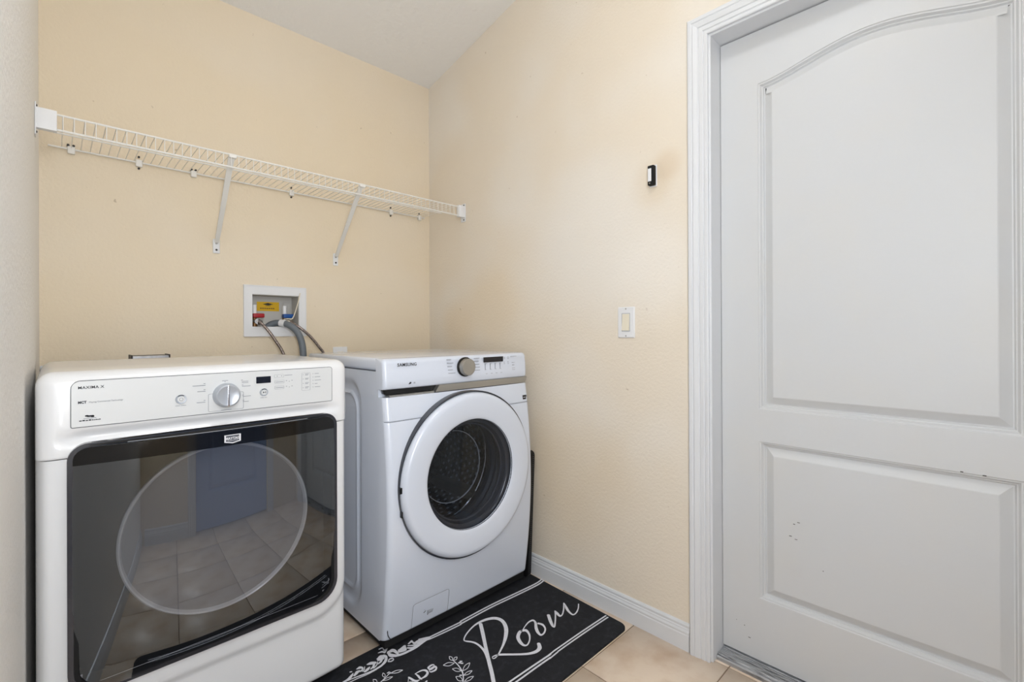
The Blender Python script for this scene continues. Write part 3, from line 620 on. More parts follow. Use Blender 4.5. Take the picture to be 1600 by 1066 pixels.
bars('small_print', [(.040+k*.0052, .8875, .0442+k*.0052, .8895+.0006*(k % 2)) for k in range(4)]+[(.061+k*.003, .8875, .0632+k*.003, .8898-.0004*(k % 2)) for k in range(5)], 'print', cp)
# knob with its base plate
bm = add_ring(bmesh.new(), rrect(0.282, 0.8790, 0.3625, 0.9245, 0.003, 3), rrect(0.2828, 0.8797, 0.3617, 0.9238, 0.0026, 3), FR-0.0002, FR+0.001)
obj('knob_outline', bm, 'grey_print', cp)
KX, KZ = 0.3225, 0.9185
kb = obj('selector_knob', cap_lathe((KX, 0, KZ), [(0.001, FR+0.001), (0.0315, FR+0.001), (0.0305, FR-0.004), (0.029, FR-0.018), (0.0275, FR-0.0215), (0.025, FR-0.023), (0.0235, FR-0.022), (0.001, FR-0.022)], seg=48), 'satin', cp, label='round silver selector knob')
bm = box((KX-0.0022, FR-0.0245, KZ-0.0275), (KX+0.0022, FR-0.020, KZ+0.0275), 0.0008, 2); obj('grip_ridge', bm, 'chrome', cp)
def push(x, z, r, inner):
    b = obj('push_button', cap_lathe((x, 0, z), [(0.001, FR+0.001), (r, FR+0.001), (r, FR-0.002), (r*0.93, FR-0.003), (r*0.72, FR-0.0028), (r*0.70, FR-0.0018), (0.001, FR-0.0018)], seg=32), 'satin', cp)
    obj('button_face', cap_lathe((x, 0, z), [(0.001, FR-0.001), (r*0.68, FR-0.001), (r*0.66, FR-0.0032), (0.001, FR-0.0034)], seg=28), 'panel_grey', cp)
    bm = bmesh.new(); P = [(x+r*0.88*math.sin(math.radians(a)), FR-0.0032, z+r*0.88*math.cos(math.radians(a))) for a in range(-38, 39, 6)]
    add_tube(bm, P, 0.0009, seg=6); obj('button_mark', bm, 'print', cp)
push(0.2245, 0.9175, 0.0115, 0)
bm = lathe((0.2245, 0, 0.9175), [(0.0042, FR-0.0036), (0.0033, FR-0.0036)], seg=24); obj('button_mark', bm, 'grey_print', cp)
push(0.4125, 0.9175, 0.0105, 1)
bm = bmesh.new(); add_prism(bm, [(0.4095, 0.9150), (0.4135, 0.9175), (0.4095, 0.9200)], FR-0.0038, FR-0.003); add_box(bm, (0.4148, FR-0.0038, 0.9150), (0.4154, FR-0.003, 0.920)); add_box(bm, (0.4164, FR-0.0038, 0.9150), (0.417, FR-0.003, 0.920))
obj('play_symbol', bm, 'print', cp, smooth=False)
obj('display', prism(rrect(0.3935, 0.9425, 0.4300, 0.9605, 0.001, 2), FR-0.0008, FR+0.001), 'display', cp, smooth=False)
bars('small_print', [(.213, .9015, .222, .9023), (.2245, .9015, .235, .9023), (.4035, .9025, .412, .9033), (.414, .9025, .4205, .9033)], 'grey_print', cp)
bars('cycle_print', [(.313, .9555, .3265, .9568), (.3185, .9525, .3205, .9540), (.2485, .9470, .276, .9484), (.272, .9515, .276, .9528), (.2585, .9320, .276, .9334), (.272, .9362, .276, .9375), (.257, .9045, .2755, .9058), (.272, .9090, .276, .9103),
    (.357, .9540, .361, .9553), (.3585, .9505, .374, .9515), (.3585, .9470, .374, .9480), (.3585, .9410, .362, .9422), (.359, .9375, .3795, .9388), (.3595, .9140, .363, .9152), (.3605, .9105, .380, .9117), (.3605, .9000, .364, .9012), (.361, .8965, .375, .8977), (.310, .8793, .334, .8806)], 'grey_print', cp)
def frames(L, t=0.0004):
    bm = bmesh.new()
    for x0, z0, x1, z1 in L: add_ring(bm, rrect(x0, z0, x1, z1, .002, 3), rrect(x0+t, z0+t, x1-t, z1-t, .0016, 3), FR-0.0002, FR+0.001)
    return bm
for q in [(.4395, .9545, .464, .9635), (.4405, .9385, .4655, .9475), (.4405, .9225, .465, .9315), (.5135, .9125, .5375, .9635)]: obj('option_outline', frames([q]), 'grey_print', cp)
L = [(.446, .958, .448, .960), (.4575, .958, .4595, .960), (.4665, .9595, .487, .9608), (.443, .9420, .463, .9433), (.443, .9262, .463, .9275), (.470, .9440, .473, .9455), (.478, .9415, .480, .9430), (.485, .9440, .488, .9455), (.470, .9280, .473, .9295), (.478, .9255, .480, .9270), (.485, .9280, .488, .9295)]
for k in range(4): z = .9575-k*.0125; L += [(.5165, z, .5183, z+.0015), (.523, z+.0018, .5335, z+.0030), (.523, z-.0012, .531, z)]
for k in range(5): z = .9590-k*.0098; L += [(.5445, z, .5465, z+.0013), (.5505, z, .5505+(.012, .016, .018, .008, .016)[k], z+.0012)]
bars('option_print', L, 'grey_print', cp)

# ---- dryer door
dd = obj('door', add_ring(bmesh.new(), door_outline(0.006), door_outline(-0.004), DYF-0.013, DYF+0.02), 'dark_trim', dry, label='wide smoked glass door with a dark rim')
def gy(x, z): return DYF-0.013-0.028*max(0, 1-((x-0.316)/0.293)**2)+(0.012*((z-0.56)/0.27)**2 if z < 0.56 else 0.002*((z-0.56)/0.27)**2)
# convex smoked pane clipped to the outline
def pane(g, off, zmin=None, zmax=None, nx=36, nz=30):
    bm = bmesh.new(); x0, x1, z0, z1 = GX0-g, GX1+g, zmin or GZ0-g, zmax or GZ1+g; rows = []
    def half(z):
        def ins(dz, r): return r-math.sqrt(max(0, r*r-(r-dz)**2)) if dz < r else 0
        r1 = 0.055+g; r2 = 0.03+g; return max(ins(z-(GZ0-g), r1), ins((GZ1+g)-z, r2))
    zs = sorted(set([z0+(z1-z0)*k/nz for k in range(nz+1)]+[z for z in [GZ0-g+0.055*(1-math.cos(PI/2*k/8)) for k in range(9)] if z0 < z < z1]+[z for z in [GZ1+g-0.03*(1-math.cos(PI/2*k/6)) for k in range(7)] if z0 < z < z1]))
    for z in zs:
        h = half(z); a, b = x0+h, x1-h; rows.append([bm.verts.new((a+(b-a)*k/nx, gy(a+(b-a)*k/nx, z)+off, z)) for k in range(nx+1)])
    for A, B in zip(rows, rows[1:]):
        for k in range(nx): bm.faces.new((A[k], A[k+1], B[k+1], B[k]))
    return bm
obj('glass_pane', pane(-0.002, 0.0, nx=60, nz=50), 'smoke_glass', dd, label='smoked convex glass pane')
obj('door_header', pane(-0.003, -0.0012, zmin=0.794, nx=60, nz=6), 'black', dd, label='glossy black band across the top of the door')
M['black'].node_tree.nodes['Principled BSDF'].inputs['Roughness'].default_value = 0.08
# black liner behind the glass
bm = add_ring(bmesh.new(), door_outline(0.0), door_outline(-0.012), DYF-0.012, 1.448); add_prism(bm, door_outline(-0.002), 1.446, 1.450)
obj('liner', bm, 'matt_black', dd)
# glass bowl and its rim
RC = (0.322, 0, 0.570)
obj('bowl_rim', lathe(RC, [(0.209, 1.436), (0.2125, 1.427), (0.2155, 1.425), (0.2185, 1.429), (0.2185, 1.440), (0.209, 1.440)], seg=96), 'ring_glass', dd, label='pale grey round glass rim')
obj('bowl', lathe(RC, [(0.209, 1.436), (0.198, 1.4385), (0.15, 1.440), (0.0005, 1.442)], seg=96), 'bowl_grey', dd)
# handle recess above the glass
bm = bmesh.new(); A_ = []; B_ = []
for k in range(61):
    x = GX0+0.03+(GX1-GX0-0.06)*k/60; A_.append(bm.verts.new((x, gy(x, GZ1)+0.0005, GZ1+0.0012))); B_.append(bm.verts.new((x, DYF+0.004, GZ1+0.004)))
for k in range(60): bm.faces.new((A_[k], A_[k+1], B_[k+1], B_[k]))
obj('handle_recess', bm, 'matt_black', dd)
bm = bmesh.new()
P = catmull([(0.060, DYF-0.004, 0.8385), (0.12, DYF-0.007, 0.8400), (0.32, DYF-0.009, 0.8410), (0.52, DYF-0.007, 0.8400), (0.575, DYF-0.004, 0.8385)], 8)
add_tube(bm, P, 0.0022, seg=8); obj('handle_lip', bm, 'black', dd)
P = [(0.12+0.4*k/24, gy(0.12+0.4*k/24, 0.834)-0.0005, 0.8345) for k in range(25)]
obj('header_glint', tube(P, 0.0006, seg=6), 'satin', dd)  # thin silver line added as the highlight along the header
# badge
bx, bz = 0.327, 0.8115; by = gy(bx, bz)-0.0014
def shield(s, dz=0): return [(bx-0.0185*s, bz-0.0085*s), (bx, bz-0.0125*s), (bx+0.0185*s, bz-0.0085*s), (bx+0.0185*s, bz+0.0095*s), (bx-0.0185*s, bz+0.0095*s)]
bd = obj('badge', add_ring(bmesh.new(), shield(1.0), shield(0.82), by-0.0022, by+0.001), 'badge', dd, smooth=False, label='white shield-shaped maker badge')
obj('badge_field', prism(shield(0.84), by-0.001, by+0.001), 'gasket', dd, smooth=False)
text('badge_lettering', 'MAYTAG', 0.0092, (bx, by-0.0015, bz-0.0028), XD, ZD, 'badge', dd, sx=0.86, bold=0.0003, align='CENTER')
bars('badge_rule', [(bx-.012, bz-.0058, bx+.012, bz-.0052)], 'badge', dd, y=by-0.0012)

# ================================================================ WASHER (right machine)
WX0, WX1, WC = 0.780, 1.461, (1.119, 0, 0.553)
WYB, WTOP = 2.060, 0.991
was = thing('washing_machine', 'white front-loading washer with round porthole door, right machine near the corner', 'washer', (1.12, 1.7, 0))
def wy(x, z):
    """front surface of the washer: bowed out at mid height"""
    return 1.418-0.042*math.sin(PI*min(1, max(0, (0.93-z)/0.90)))**0.9-0.004*(1-((x-1.12)/0.34)**2)
def wfn(x, z): 
    d = min(x-WX0, WX1-x); y = wy(x, z)+edge_off(d, 0.022)*0.9+edge_off(z-0.050, 0.012)
    for zz in (0.7825,): y += 0.0025*math.exp(-((z-zz)/0.0016)**2)
    # trap door groove
    s = abs(sd_rr(x, z, 0.882, 0.030, 1.036, 0.143, 0.010)); y += 0.0016*math.exp(-(s/0.0014)**2)
    return (x, y, z)
us = spaced(WX0, WX1, 0.022, 150, 7)
vs = sorted([0.050+0.012*(1-math.cos(PI/2*k/5)) for k in range(5)]+[0.062+(0.862-0.062)*k/150 for k in range(151)]+[0.7825+dz for dz in (-0.0018, -0.0009, 0, 0.0009, 0.0018)])
bm = grid_shell(us, vs, wfn, lambda x, z: math.hypot(x-WC[0], z-WC[2]) < 0.262)
es = [e for e in bm.edges if e.is_boundary and (all(v.co.x < WX0+1e-4 for v in e.verts) or all(v.co.x > WX1-1e-4 for v in e.verts) or all(v.co.z < 0.0502 for v in e.verts) or all(v.co.z > 0.8618 for v in e.verts))]
r = bmesh.ops.extrude_edge_only(bm, edges=es)
for v in [g for g in r['geom'] if isinstance(g, bmesh.types.BMVert)]: v.co.y = 1.452
obj('front_panel', bm, 'enamel', was, angle=40)
# cabinet: side with pressed relief, plain box for the rest
bm = box((WX0+0.014, 1.452, 0.045), (WX1-0.001, WYB, 0.946)); bmesh.ops.delete(bm, geom=[f for f in bm.faces if all(v.co.y < 1.4525 for v in f.verts)], context='FACES')
add_ring(bm, rrect(WX0+0.014, 0.045, WX1-0.001, 0.946, 0.001, 8), [(WC[0]+0.258*math.cos(2*PI*(k+.0)/36), WC[2]+0.258*math.sin(2*PI*(k+.0)/36)) for k in range(36)], 1.452, 1.456)
obj('cabinet', bm, 'enamel', was, smooth=False)
def side(y, z):
    x = WX0+0.001
    s = sd_rr(y, z, 1.590, 0.10, 2.6, 0.895, 0.07); x += 0.010*sstep(0.022, -0.012, s)
    s2 = sd_rr(y, z, 1.617, 0.14, 2.6, 0.858, 0.06); x -= 0.006*math.exp(-(s2/0.006)**2)
    return (x, y, z)
us2 = [1.446+k*(WYB-1.446)/110 for k in range(111)]; vs2 = [0.045+k*(0.947-0.045)/120 for k in range(121)]
bm = grid_shell(us2, vs2, side); r = bmesh.ops.extrude_edge_only(bm, edges=[e for e in bm.edges if e.is_boundary])
for v in [g for g in r['geom'] if isinstance(g, bmesh.types.BMVert)]: v.co.x = WX0+0.016
obj('side_panel', bm, 'enamel', was, angle=60)
obj('plinth', box((WX0+0.01, 1.425, 0.022), (WX1-0.01, WYB-0.02, 0.052)), 'matt_black', was, smooth=False)
for x in (WX0+0.06, WX1-0.06):
    for y, z0 in ((1.53, 0.0), (WYB-0.06, 0.0)):
        obj('foot', cap_lathe((x, y, 0), [(0.001, z0), (0.020, z0), (0.020, z0+0.009), (0.009, z0+0.012), (0.009, 0.03), (0.001, 0.03)], axis='Z', seg=16), 'black', was)
# lid
bm = box((WX0+0.004, 1.448, 0.9495), (WX1-0.004, WYB, WTOP+0.001), 0.011, 4); obj('top_lid', bm, 'enamel', was)
# control console
WPF = 1.410
prof = [(1.46, 0.888), (WPF+0.006, 0.888), (WPF+0.001, 0.890), (WPF-0.002, 0.895), (WPF-0.003, 0.92), (WPF-0.001, 0.95), (WPF+0.002, 0.970)]+[(a, b) for a, b in arc(WPF+0.020, WTOP-0.018, 0.018, 180, 90, 7)]+[(WPF+0.05, WTOP+0.0005), (1.462, WTOP+0.0005), (1.462, 0.889)]
SEAM_OLD = SEAM; SEAM = 0.8865
obj('console', console2(WX0+0.0002, WX1-0.002, prof, 0.014), 'enamel', was, angle=50)
SEAM = SEAM_OLD
wf = WPF-0.0036
# silver fascia strip and the drawer grip below the console
def strip(x0l, x1, z0, z1, y, m, name, slant=0.0, rr=0.02, par=was, dy=0.02):
    pts = [(x0l, z0), (x1-rr, z0)]+[(x1-rr+rr*math.sin(math.radians(a)), z0+rr*(1-math.cos(math.radians(a))))for a in (20, 40, 60)]+[(x1, z1), (x0l+slant, z1)]
    return obj(name, prism(pts, y, y+dy), m, par, smooth=False)
strip(0.985, WX1-0.004, 0.8645, 0.8885, 1.4075, 'silver', 'fascia_strip', slant=0.018)
bm = prism([(WX0+0.028, 0.864), (0.990, 0.864), (1.008, 0.8885), (WX0+0.006, 0.8885), (WX0+0.010, 0.873)], 1.428, 1.44); obj('drawer_grip', bm, 'black', was, smooth=False, label='dark recessed drawer grip')
bm = prism([(WX0+0.030, 0.8615), (0.985, 0.8615), (0.990, 0.8675), (WX0+0.022, 0.8675)], 1.417, 1.45); obj('grip_lip', bm, 'silver', was, smooth=False)
def wtext(name, s, size, x, z, m, **k): return text(name, s, size, (x, wf, z), XD, ZD, m, was, **k)
wtext('lettering', 'SAMSUNG', 0.0150, 0.830, 0.9645, 'print', sx=1.02, bold=0.0002, space=1.12, label='dark bold maker name lettering')
wtext('ai_mark', 'AI', 0.0085, 0.893, 0.9022, 'grey_print', sx=0.9)
bm = bmesh.new(); add_prism(bm, [(0.8735, 0.9015), (0.8765, 0.901), (0.8835, 0.9085), (0.8800, 0.9090)], wf-0.0003, wf+0.001); add_prism(bm, [(0.8780, 0.9020), (0.8820, 0.9025), (0.8850, 0.9065), (0.8835, 0.9070)], wf-0.0003, wf+0.001)
obj('emblem', bm, 'print', was, smooth=False)
KX, KZ = 1.118, 0.9480
kb = obj('selector_knob', cap_lathe((KX, 0, KZ), [(0.001, wf+0.001), (0.0365, wf+0.001), (0.0370, wf-0.006), (0.0355, wf-0.0085), (0.0335, wf-0.008), (0.001, wf-0.008)], seg=48), 'black', was, label='round bronze-silver selector knob with a black rim')
obj('knob_cap', cap_lathe((KX, 0, KZ), [(0.001, wf-0.007), (0.0325, wf-0.007), (0.0315, wf-0.026), (0.030, wf-0.028), (0.001, wf-0.0285)], seg=48), 'silver', kb)
obj('display', prism(rrect(1.2135, 0.9595, 1.3170, 0.9800, 0.001, 2), wf-0.001, wf+0.002), 'display', was, smooth=False)
L = []
for k in range(5): L += [(1.036+k*.0018, .977-k*.0125, 1.036+k*.0018+(.018, .027, .019, .021, .031)[k], .9785-k*.0125), (1.166+.001*k, .977-k*.0115, 1.166+.001*k+(.026, .021, .023, .025, .025)[k], .9785-k*.0115)]
for k in range(4):
    x = 1.2215+k*.0265; L += [(x, .930, x+.0008, .9545), (x, .9537, x+.008, .9545), (x, .930, x+.008, .9308), (x+.004, .914, x+.012, .9152)]
    L += [(1.3245+(k % 2)*.022, .975-(k//2)*.02, 1.3275+(k % 2)*.022, .9765-(k//2)*.02), (1.3245+(k % 2)*.022, .969-(k//2)*.02, 1.3285+(k % 2)*.022, .9702-(k//2)*.02)]
L += [(1.362, .977, 1.375, .978), (1.38, .977, 1.395, .978), (1.37, .952, 1.385, .953), (1.372, .941, 1.382, .943), (1.371, .929, 1.386, .930), (1.371, .922, 1.386, .923)]
bm = bmesh.new()
for x0, z0, x1, z1 in L: add_box(bm, (x0, wf-0.0003, z0), (x1, wf+0.004, z1))
obj('panel_print', bm, 'grey_print', was, smooth=False)['kind'] = 'stuff'
# energy sticker at the right edge
sy = wy(1.44, 0.80)-0.001
obj('sticker', prism(rrect(1.422, 0.7935, 1.441, 0.8115, 0.001, 2), sy-0.0004, sy+0.003), 'display', was, smooth=False, label='small black square sticker')
bm = bmesh.new(); add_box(bm, (1.4245, sy-0.0008, .8030), (1.4385, sy, .8038)); add_box(bm, (1.4245, sy-0.0008, .8002), (1.4385, sy, .801)); obj('sticker_print', bm, 'badge', was, smooth=False)
bm = bmesh.new(); add_prism(bm, rrect(1.4435, .803, 1.4475, .811, .0018, 4), sy+0.0006, sy+0.005); obj('sticker_mark', bm, 'grey_print', was)
# trap-door pictogram
ty = wy(0.97, 0.09)-0.0006
bm = bmesh.new()
for P in ([(0.930, 0.1035), (0.944, 0.1075), (0.962, 0.1085), (0.975, 0.1125)], [(0.9285, 0.095), (0.938, 0.0995)], [(0.974, 0.112), (0.9785, 0.1205)]): add_tube(bm, [(x, ty, z) for x, z in P], 0.0013, seg=6)
obj('trap_pictogram', bm, 'print', was)
bm = bmesh.new()
for k in range(5): add_box(bm, (0.947, ty-0.0002, 0.0985-k*.0035), (0.974-k*.002, ty+0.002, 0.1000-k*.0035))
add_box(bm, (0.944, ty-.0002, 0.081), (0.947, ty+.002, 0.100))
obj('trap_print', bm, 'grey_print', was, smooth=False)['kind'] = 'stuff'
# plug at the lower left corner
obj('corner_clip', tube(catmull([(WX0+0.012, 1.412, 0.095), (WX0+0.012, 1.408, 0.075), (WX0+0.018, 1.402, 0.062)], 4), 0.0016, seg=6), 'print', was)

# seams and the trap-door outline
bm = tube([(x, wy(x, 0.7825)+edge_off(min(x-WX0, WX1-x), 0.022)*0.9-0.0002, 0.7825) for x in spaced(WX0+0.001, WX1-0.001, 0.022, 40, 6)], 0.0009, seg=5); obj('panel_seam', bm, 'grey_print', was)
P = [(x, wy(x, z)-0.0001, z) for x, z in [(0.883, 0.058), (0.883, 0.09), (0.883, 0.133), (0.8855, 0.1405), (0.893, 0.143), (0.93, 0.143), (0.97, 0.143), (1.025, 0.143), (1.0325, 0.1405), (1.035, 0.133), (1.035, 0.09), (1.035, 0.058)]]
obj('trap_outline', tube(P, 0.0007, seg=5), 'grey_print', was)
bm = tube([(WX0-0.0002, 1.47, 0.9505), (WX0-0.0002, 1.75, 0.9505), (WX0-0.0002, 2.05, 0.9505)], 0.0009, seg=5); obj('lid_seam', bm, 'seam', was)

# ---- porthole door
cx, cz = WC[0], WC[2]
dy = 1.360                                                     # plane of the rim face
gap = obj('door_seal', lathe(WC, [(0.2585, 1.42), (0.3070, 1.402), (0.3075, 1.376), (0.3065, 1.369), (0.3040, 1.3685), (0.3005, 1.375), (0.27, 1.40)], seg=96), 'dark_trim', was)
wd = obj('door', lathe(WC, [(0.290, 1.400), (0.3015, 1.390), (0.3025, 1.378), (0.2990, 1.362), (0.2935, 1.3535), (0.2860, 1.3500), (0.278, 1.3492), (0.25, 1.3500), (0.215, 1.3540), (0.206, 1.3565), (0.2030, 1.359), (0.2015, 1.366)], seg=128), 'enamel', was, label='thick white ring door')
obj('bezel', lathe(WC, [(0.2025, 1.359), (0.2015, 1.372), (0.196, 1.380), (0.188, 1.384), (0.182, 1.400), (0.176, 1.404)], seg=96), 'bezel', wd)
obj('glass_pane', lathe(WC, [(0.2005, 1.3640), (0.17, 1.3615), (0.12, 1.3595), (0.06, 1.3585), (0.0005, 1.3582)], seg=96), 'window_glass', wd, label='clear tinted porthole glass')
obj('glass_bowl', lathe((cx, 0, cz), [(0.177, 1.402), (0.160, 1.430), (0.146, 1.475), (0.138, 1.490), (0.12, 1.495), (0.0005, 1.497)], seg=96), 'clear_glass', wd)
obj('bowl_rim', lathe(WC, [(0.1385, 1.487), (0.1405, 1.487), (0.1400, 1.491), (0.138, 1.491)], seg=96), 'ring_glass', wd)
# hinge marks on the left rim
for dz in (0.005, -0.075): obj('hinge_cover', box((cx-0.3085+(0.007 if dz < 0 else 0), 1.362, cz+dz-0.010), (cx-0.296, 1.374, cz+dz+0.010), 0.001, 1), 'black', wd)
# tub: gasket, drum, ribs, holes
obj('gasket', lathe(WC, [(0.262, 1.425), (0.25, 1.455), (0.232, 1.462), (0.222, 1.475), (0.228, 1.490), (0.218, 1.500), (0.206, 1.502), (0.206, 1.515)], seg=72), 'gasket', was)
dr = obj('drum', lathe(WC, [(0.205, 1.512), (0.232, 1.522), (0.238, 1.535), (0.238, 1.88), (0.228, 1.895), (0.10, 1.90), (0.08, 1.885), (0.0005, 1.88)], seg=72), 'tub', was)
obj('drum_seam', lathe(WC, [(0.2375, 1.560), (0.235, 1.563), (0.2375, 1.566)], seg=72), 'chrome', dr)
for a in (75, 195, 315):
    bm = bmesh.new(); s, c = math.sin(math.radians(a)), math.cos(math.radians(a)); n = Vector((c, 0, s)); tt = Vector((-s, 0, c)); O = Vector((cx, 0, cz))
    R = []
    for y in (1.56, 1.60, 1.80, 1.86):
        k = 0.3 if y in (1.56, 1.86) else 1; R.append([bm.verts.new(O+n*(0.239-h*k)+tt*t_*(1 if k == 1 else .6)+Vector((0, y, 0))) for t_, h in ((-0.035, 0), (-0.02, 0.022), (0, 0.034), (0.02, 0.022), (0.035, 0))])
    for A, B in zip(R, R[1:]):
        for k in range(4): bm.faces.new((A[k], A[k+1], B[k+1], B[k]))
    bm.faces.new(R[0]); bm.faces.new(R[-1][::-1]); obj('lifter', bm, 'silver', dr)
bm = bmesh.new()
for i in range(9):
    for k in range(44):
        a = 2*PI*(k+0.5*(i % 2))/44; n = Vector((math.cos(a), 0, math.sin(a))); tt = Vector((-n.z, 0, n.x)); c0 = Vector((cx, 1.60+i*0.03, cz))+n*0.2368
        q = [bm.verts.new(c0+tt*0.0075*math.cos(b)+Vector((0, 0.0075*math.sin(b), 0))-n*0.0006) for b in [2*PI*j/8 for j in range(8)]]
        bm.faces.new(q)
for rr_ in (0.05, 0.085, 0.12, 0.155, 0.19):
    m_ = int(rr_*2*PI/0.03)
    for k in range(m_):
        a = 2*PI*k/m_; q = [bm.verts.new((cx+rr_*math.cos(a)+0.007*math.cos(b), 1.8785 if rr_ < .09 else 1.8935, cz+rr_*math.sin(a)+0.007*math.sin(b))) for b in [2*PI*j/8 for j in range(8)]]
        bm.faces.new(q)
obj('drum_holes', bm, 'satin', dr, smooth=False)['kind'] = 'stuff'

# ================================================================ RUG with print
rug = thing('floor_rug', 'black runner rug with white script and scrolled double border in front of the machines', 'rug', (0.79, 1.18, 0))
rx0, rx1, ry0, ry1 = 0.075, 1.504, 0.936, 1.478
def sk(p): return (p[0]+(p[1]-1.18)*0.03, p[1])
pts = [sk(p) for p in rrect(rx0, ry0, rx1, ry1, 0.032, 8)]
obj('rug_cloth', prism(pts, 0.0078, 0.0004, 'XY', bev=0.0016), 'rug', rug)
bm = bmesh.new(); zp = 0.0085
def ribbon(pts, up=0.0):
    Lp = catmull([(p[0], p[1], zp) for p in pts], 5); Rp = catmull([(p[2], p[3], zp) for p in pts], 5)
    A = [bm.verts.new(p+Vector((0, 0, up))) for p in Lp]; B = [bm.verts.new(p+Vector((0, 0, up))) for p in Rp]
    for i in range(len(A)-1): bm.faces.new((A[i], A[i+1], B[i+1], B[i]))
    # round ends
    for a, b, s in ((Lp[0], Rp[0], -1), (Lp[-1], Rp[-1], 1)):
        c0 = (a+b)/2; h = (a-b)/2; nx_ = Vector((h.y, -h.x, 0))*s
        if nx_.dot((Lp[0]-Lp[1]) if s == -1 else (Lp[-1]-Lp[-2])) < 0: nx_ = -nx_
        bm.faces.new([bm.verts.new(c0+h*math.cos(t_)+nx_*math.sin(t_)+Vector((0, 0, up))) for t_ in [PI*k/8 for k in range(9)]])
for i, st in enumerate(RUG_PRINT):
    q = [v/1e4 for v in st]; ribbon([q[j:j+4] for j in range(0, len(q), 4)], up=(i % 7)*0.00003)
# border lines continue along the hidden left half, mirrored
for y in (1.3895, 1.3770): ribbon([(0.12, y-.0028, 0.12, y+.0028), (0.35, y-.0028, 0.35, y+.0028), (0.52, y-.0028, 0.52, y+.0028)])
for y in (0.975, 0.9875): ribbon([(0.12, y-.0028, 0.12, y+.0028), (0.4, y-.0028, 0.4, y+.0028), (0.97, y-.0028, 0.97, y+.0028)])
for f in bm.faces: f.normal_update()
bmesh.ops.reverse_faces(bm, faces=[f for f in bm.faces if f.normal.z < 0])
pr = obj('rug_print', bm, 'rug_print', rug, smooth=False, label='white script reading ROOM and ADS, leaf sprigs and scrolls')

# ================================================================ WIRE SHELF
ZS = 1.722; YF = 1.932; YW = BY-0.008
sh = thing('wire_shelf', 'long white coated wire shelf across the back wall above both machines', 'shelf', (0.75, BY, ZS))
def rod(x0, x1, y, z, r=0.0032): return obj('rod', tube([(x0, y, z), (x1, y, z)], r, seg=8), 'wire', sh)
rod(-0.012, 1.50, YW, ZS); rod(0.0, 1.510, YF, ZS+0.005, 0.0033); rod(0.0, 1.510, YF, ZS-0.040, 0.0036)
rod(0.0, 1.505, YF+0.155, ZS-0.0005, 0.0028)
W0 = None; n = 61
for k in range(n):
    x = 0.022+k*0.0245
    if W0 is None:
        P = [(x, YW, ZS+0.0045), (x, YF+0.006, ZS+0.008), (x, YF-0.003, ZS+0.004), (x, YF-0.0035, ZS-0.043)]
        W0 = obj('cross_wire', tube(P, 0.0012, seg=6), 'wire', sh, origin=(x, YW, ZS)); wl = W0.location.copy()
    else:
        o = W0.copy(); C.objects.link(o); o.location = wl+Vector((k*0.0245, 0, 0))
# end brackets on the side walls
def bracket(xw, xi, s):
    b = obj('end_bracket', box((min(xw, xi), YF-0.010, ZS-0.047), (max(xw, xi), YF+0.012, ZS+0.013), 0.002, 2), 'white', sh)
    x0, x1 = sorted((xw, xw+s*0.003)); fl_ = obj('bracket_flange', box((x0, YF-0.014, ZS-0.068), (x1, YF+0.024, ZS+0.026), 0.001, 1), 'white', b)
    for dz in (0.018, -0.058): obj('screw', cap_lathe((0, YF-0.002, ZS+dz), [(0.001, xw+s*0.002), (0.0035, xw+s*0.002), (0.0032, xw+s*0.005), (0.001, xw+s*0.0055)], axis='X', seg=10), 'screw', b)
bracket(left_x(YF)+0.0005, 0.009, 1); bracket(RX-0.0005, 1.497, -1)
# wall clips with their screws
for i, x in enumerate((0.046, 0.232, 0.405, 0.782, 1.290, 1.468)):
    bm = box((x-0.010, BY-0.014, ZS-0.016), (x+0.010, BY-0.0005, ZS+0.010), 0.003, 2)
    c = obj('wall_clip', bm, 'wire', sh)
    for dx, dz in (((0, 0.022), (0, -0.021)) if i in (1, 3, 4) else ((-0.008, 0.012), (0.006, 0.012)) if i != 5 else ((0, 0.02),)):
        obj('screw', cap_lathe((x+dx, 0, ZS+dz), [(0.001, BY+0.001), (0.0038, BY+0.001), (0.0036, BY-0.006 if abs(dz) > .015 else BY-0.016), (0.001, BY-0.0065 if abs(dz) > .015 else BY-0.0165)], seg=10), 'screw', c)
# diagonal braces
def brace(xt, xb, zb):
    bm = bmesh.new(); A = Vector((xt, YF+0.006, ZS-0.002)); B = Vector((xb, BY-0.012, zb+0.03)); d = (B-A).normalized(); u = Vector((1, 0, 0)); u = (u-d*u.dot(d)).normalized(); v = d.cross(u)
    sec = [(-0.0095, 0.0025), (-0.0095, -0.0045), (-0.0078, -0.0045), (-0.0078, 0.0008), (0.0078, 0.0008), (0.0078, -0.0045), (0.0095, -0.0045), (0.0095, 0.0025)]
    R = [[bm.verts.new(p+u*a*k+v*b) for a, b in sec] for p, k in ((A, 1.1), (A+d*0.03, 1.0), (B-d*0.04, 0.85), (B, 0.75))]
    for p, q in zip(R, R[1:]):
        for k in range(8): bm.faces.new((p[k], p[(k+1) % 8], q[(k+1) % 8], q[k]))
    bm.faces.new(R[0]); bm.faces.new(R[-1][::-1]); b = obj('brace', bm, 'wire', sh, angle=30)
    obj('brace_hook', box((xt-0.010, YF-0.004, ZS-0.006), (xt+0.016, YF+0.010, ZS+0.009), 0.003, 2), 'wire', b)
    obj('foot_plate', box((xb-0.0125, BY-0.005, zb-0.014), (xb+0.0125, BY-0.0003, zb+0.045), 0.002, 1), 'white', b)
    for dz in (0.0, 0.027): obj('screw', cap_lathe((xb, 0, zb+dz), [(0.001, BY-0.003), (0.0042, BY-0.003), (0.004, BY-0.007), (0.001, BY-0.0075)], seg=10), 'screw' if dz == 0 else 'silver', b)
brace(0.466, 0.484, 1.424); brace(0.968, 0.989, 1.421)

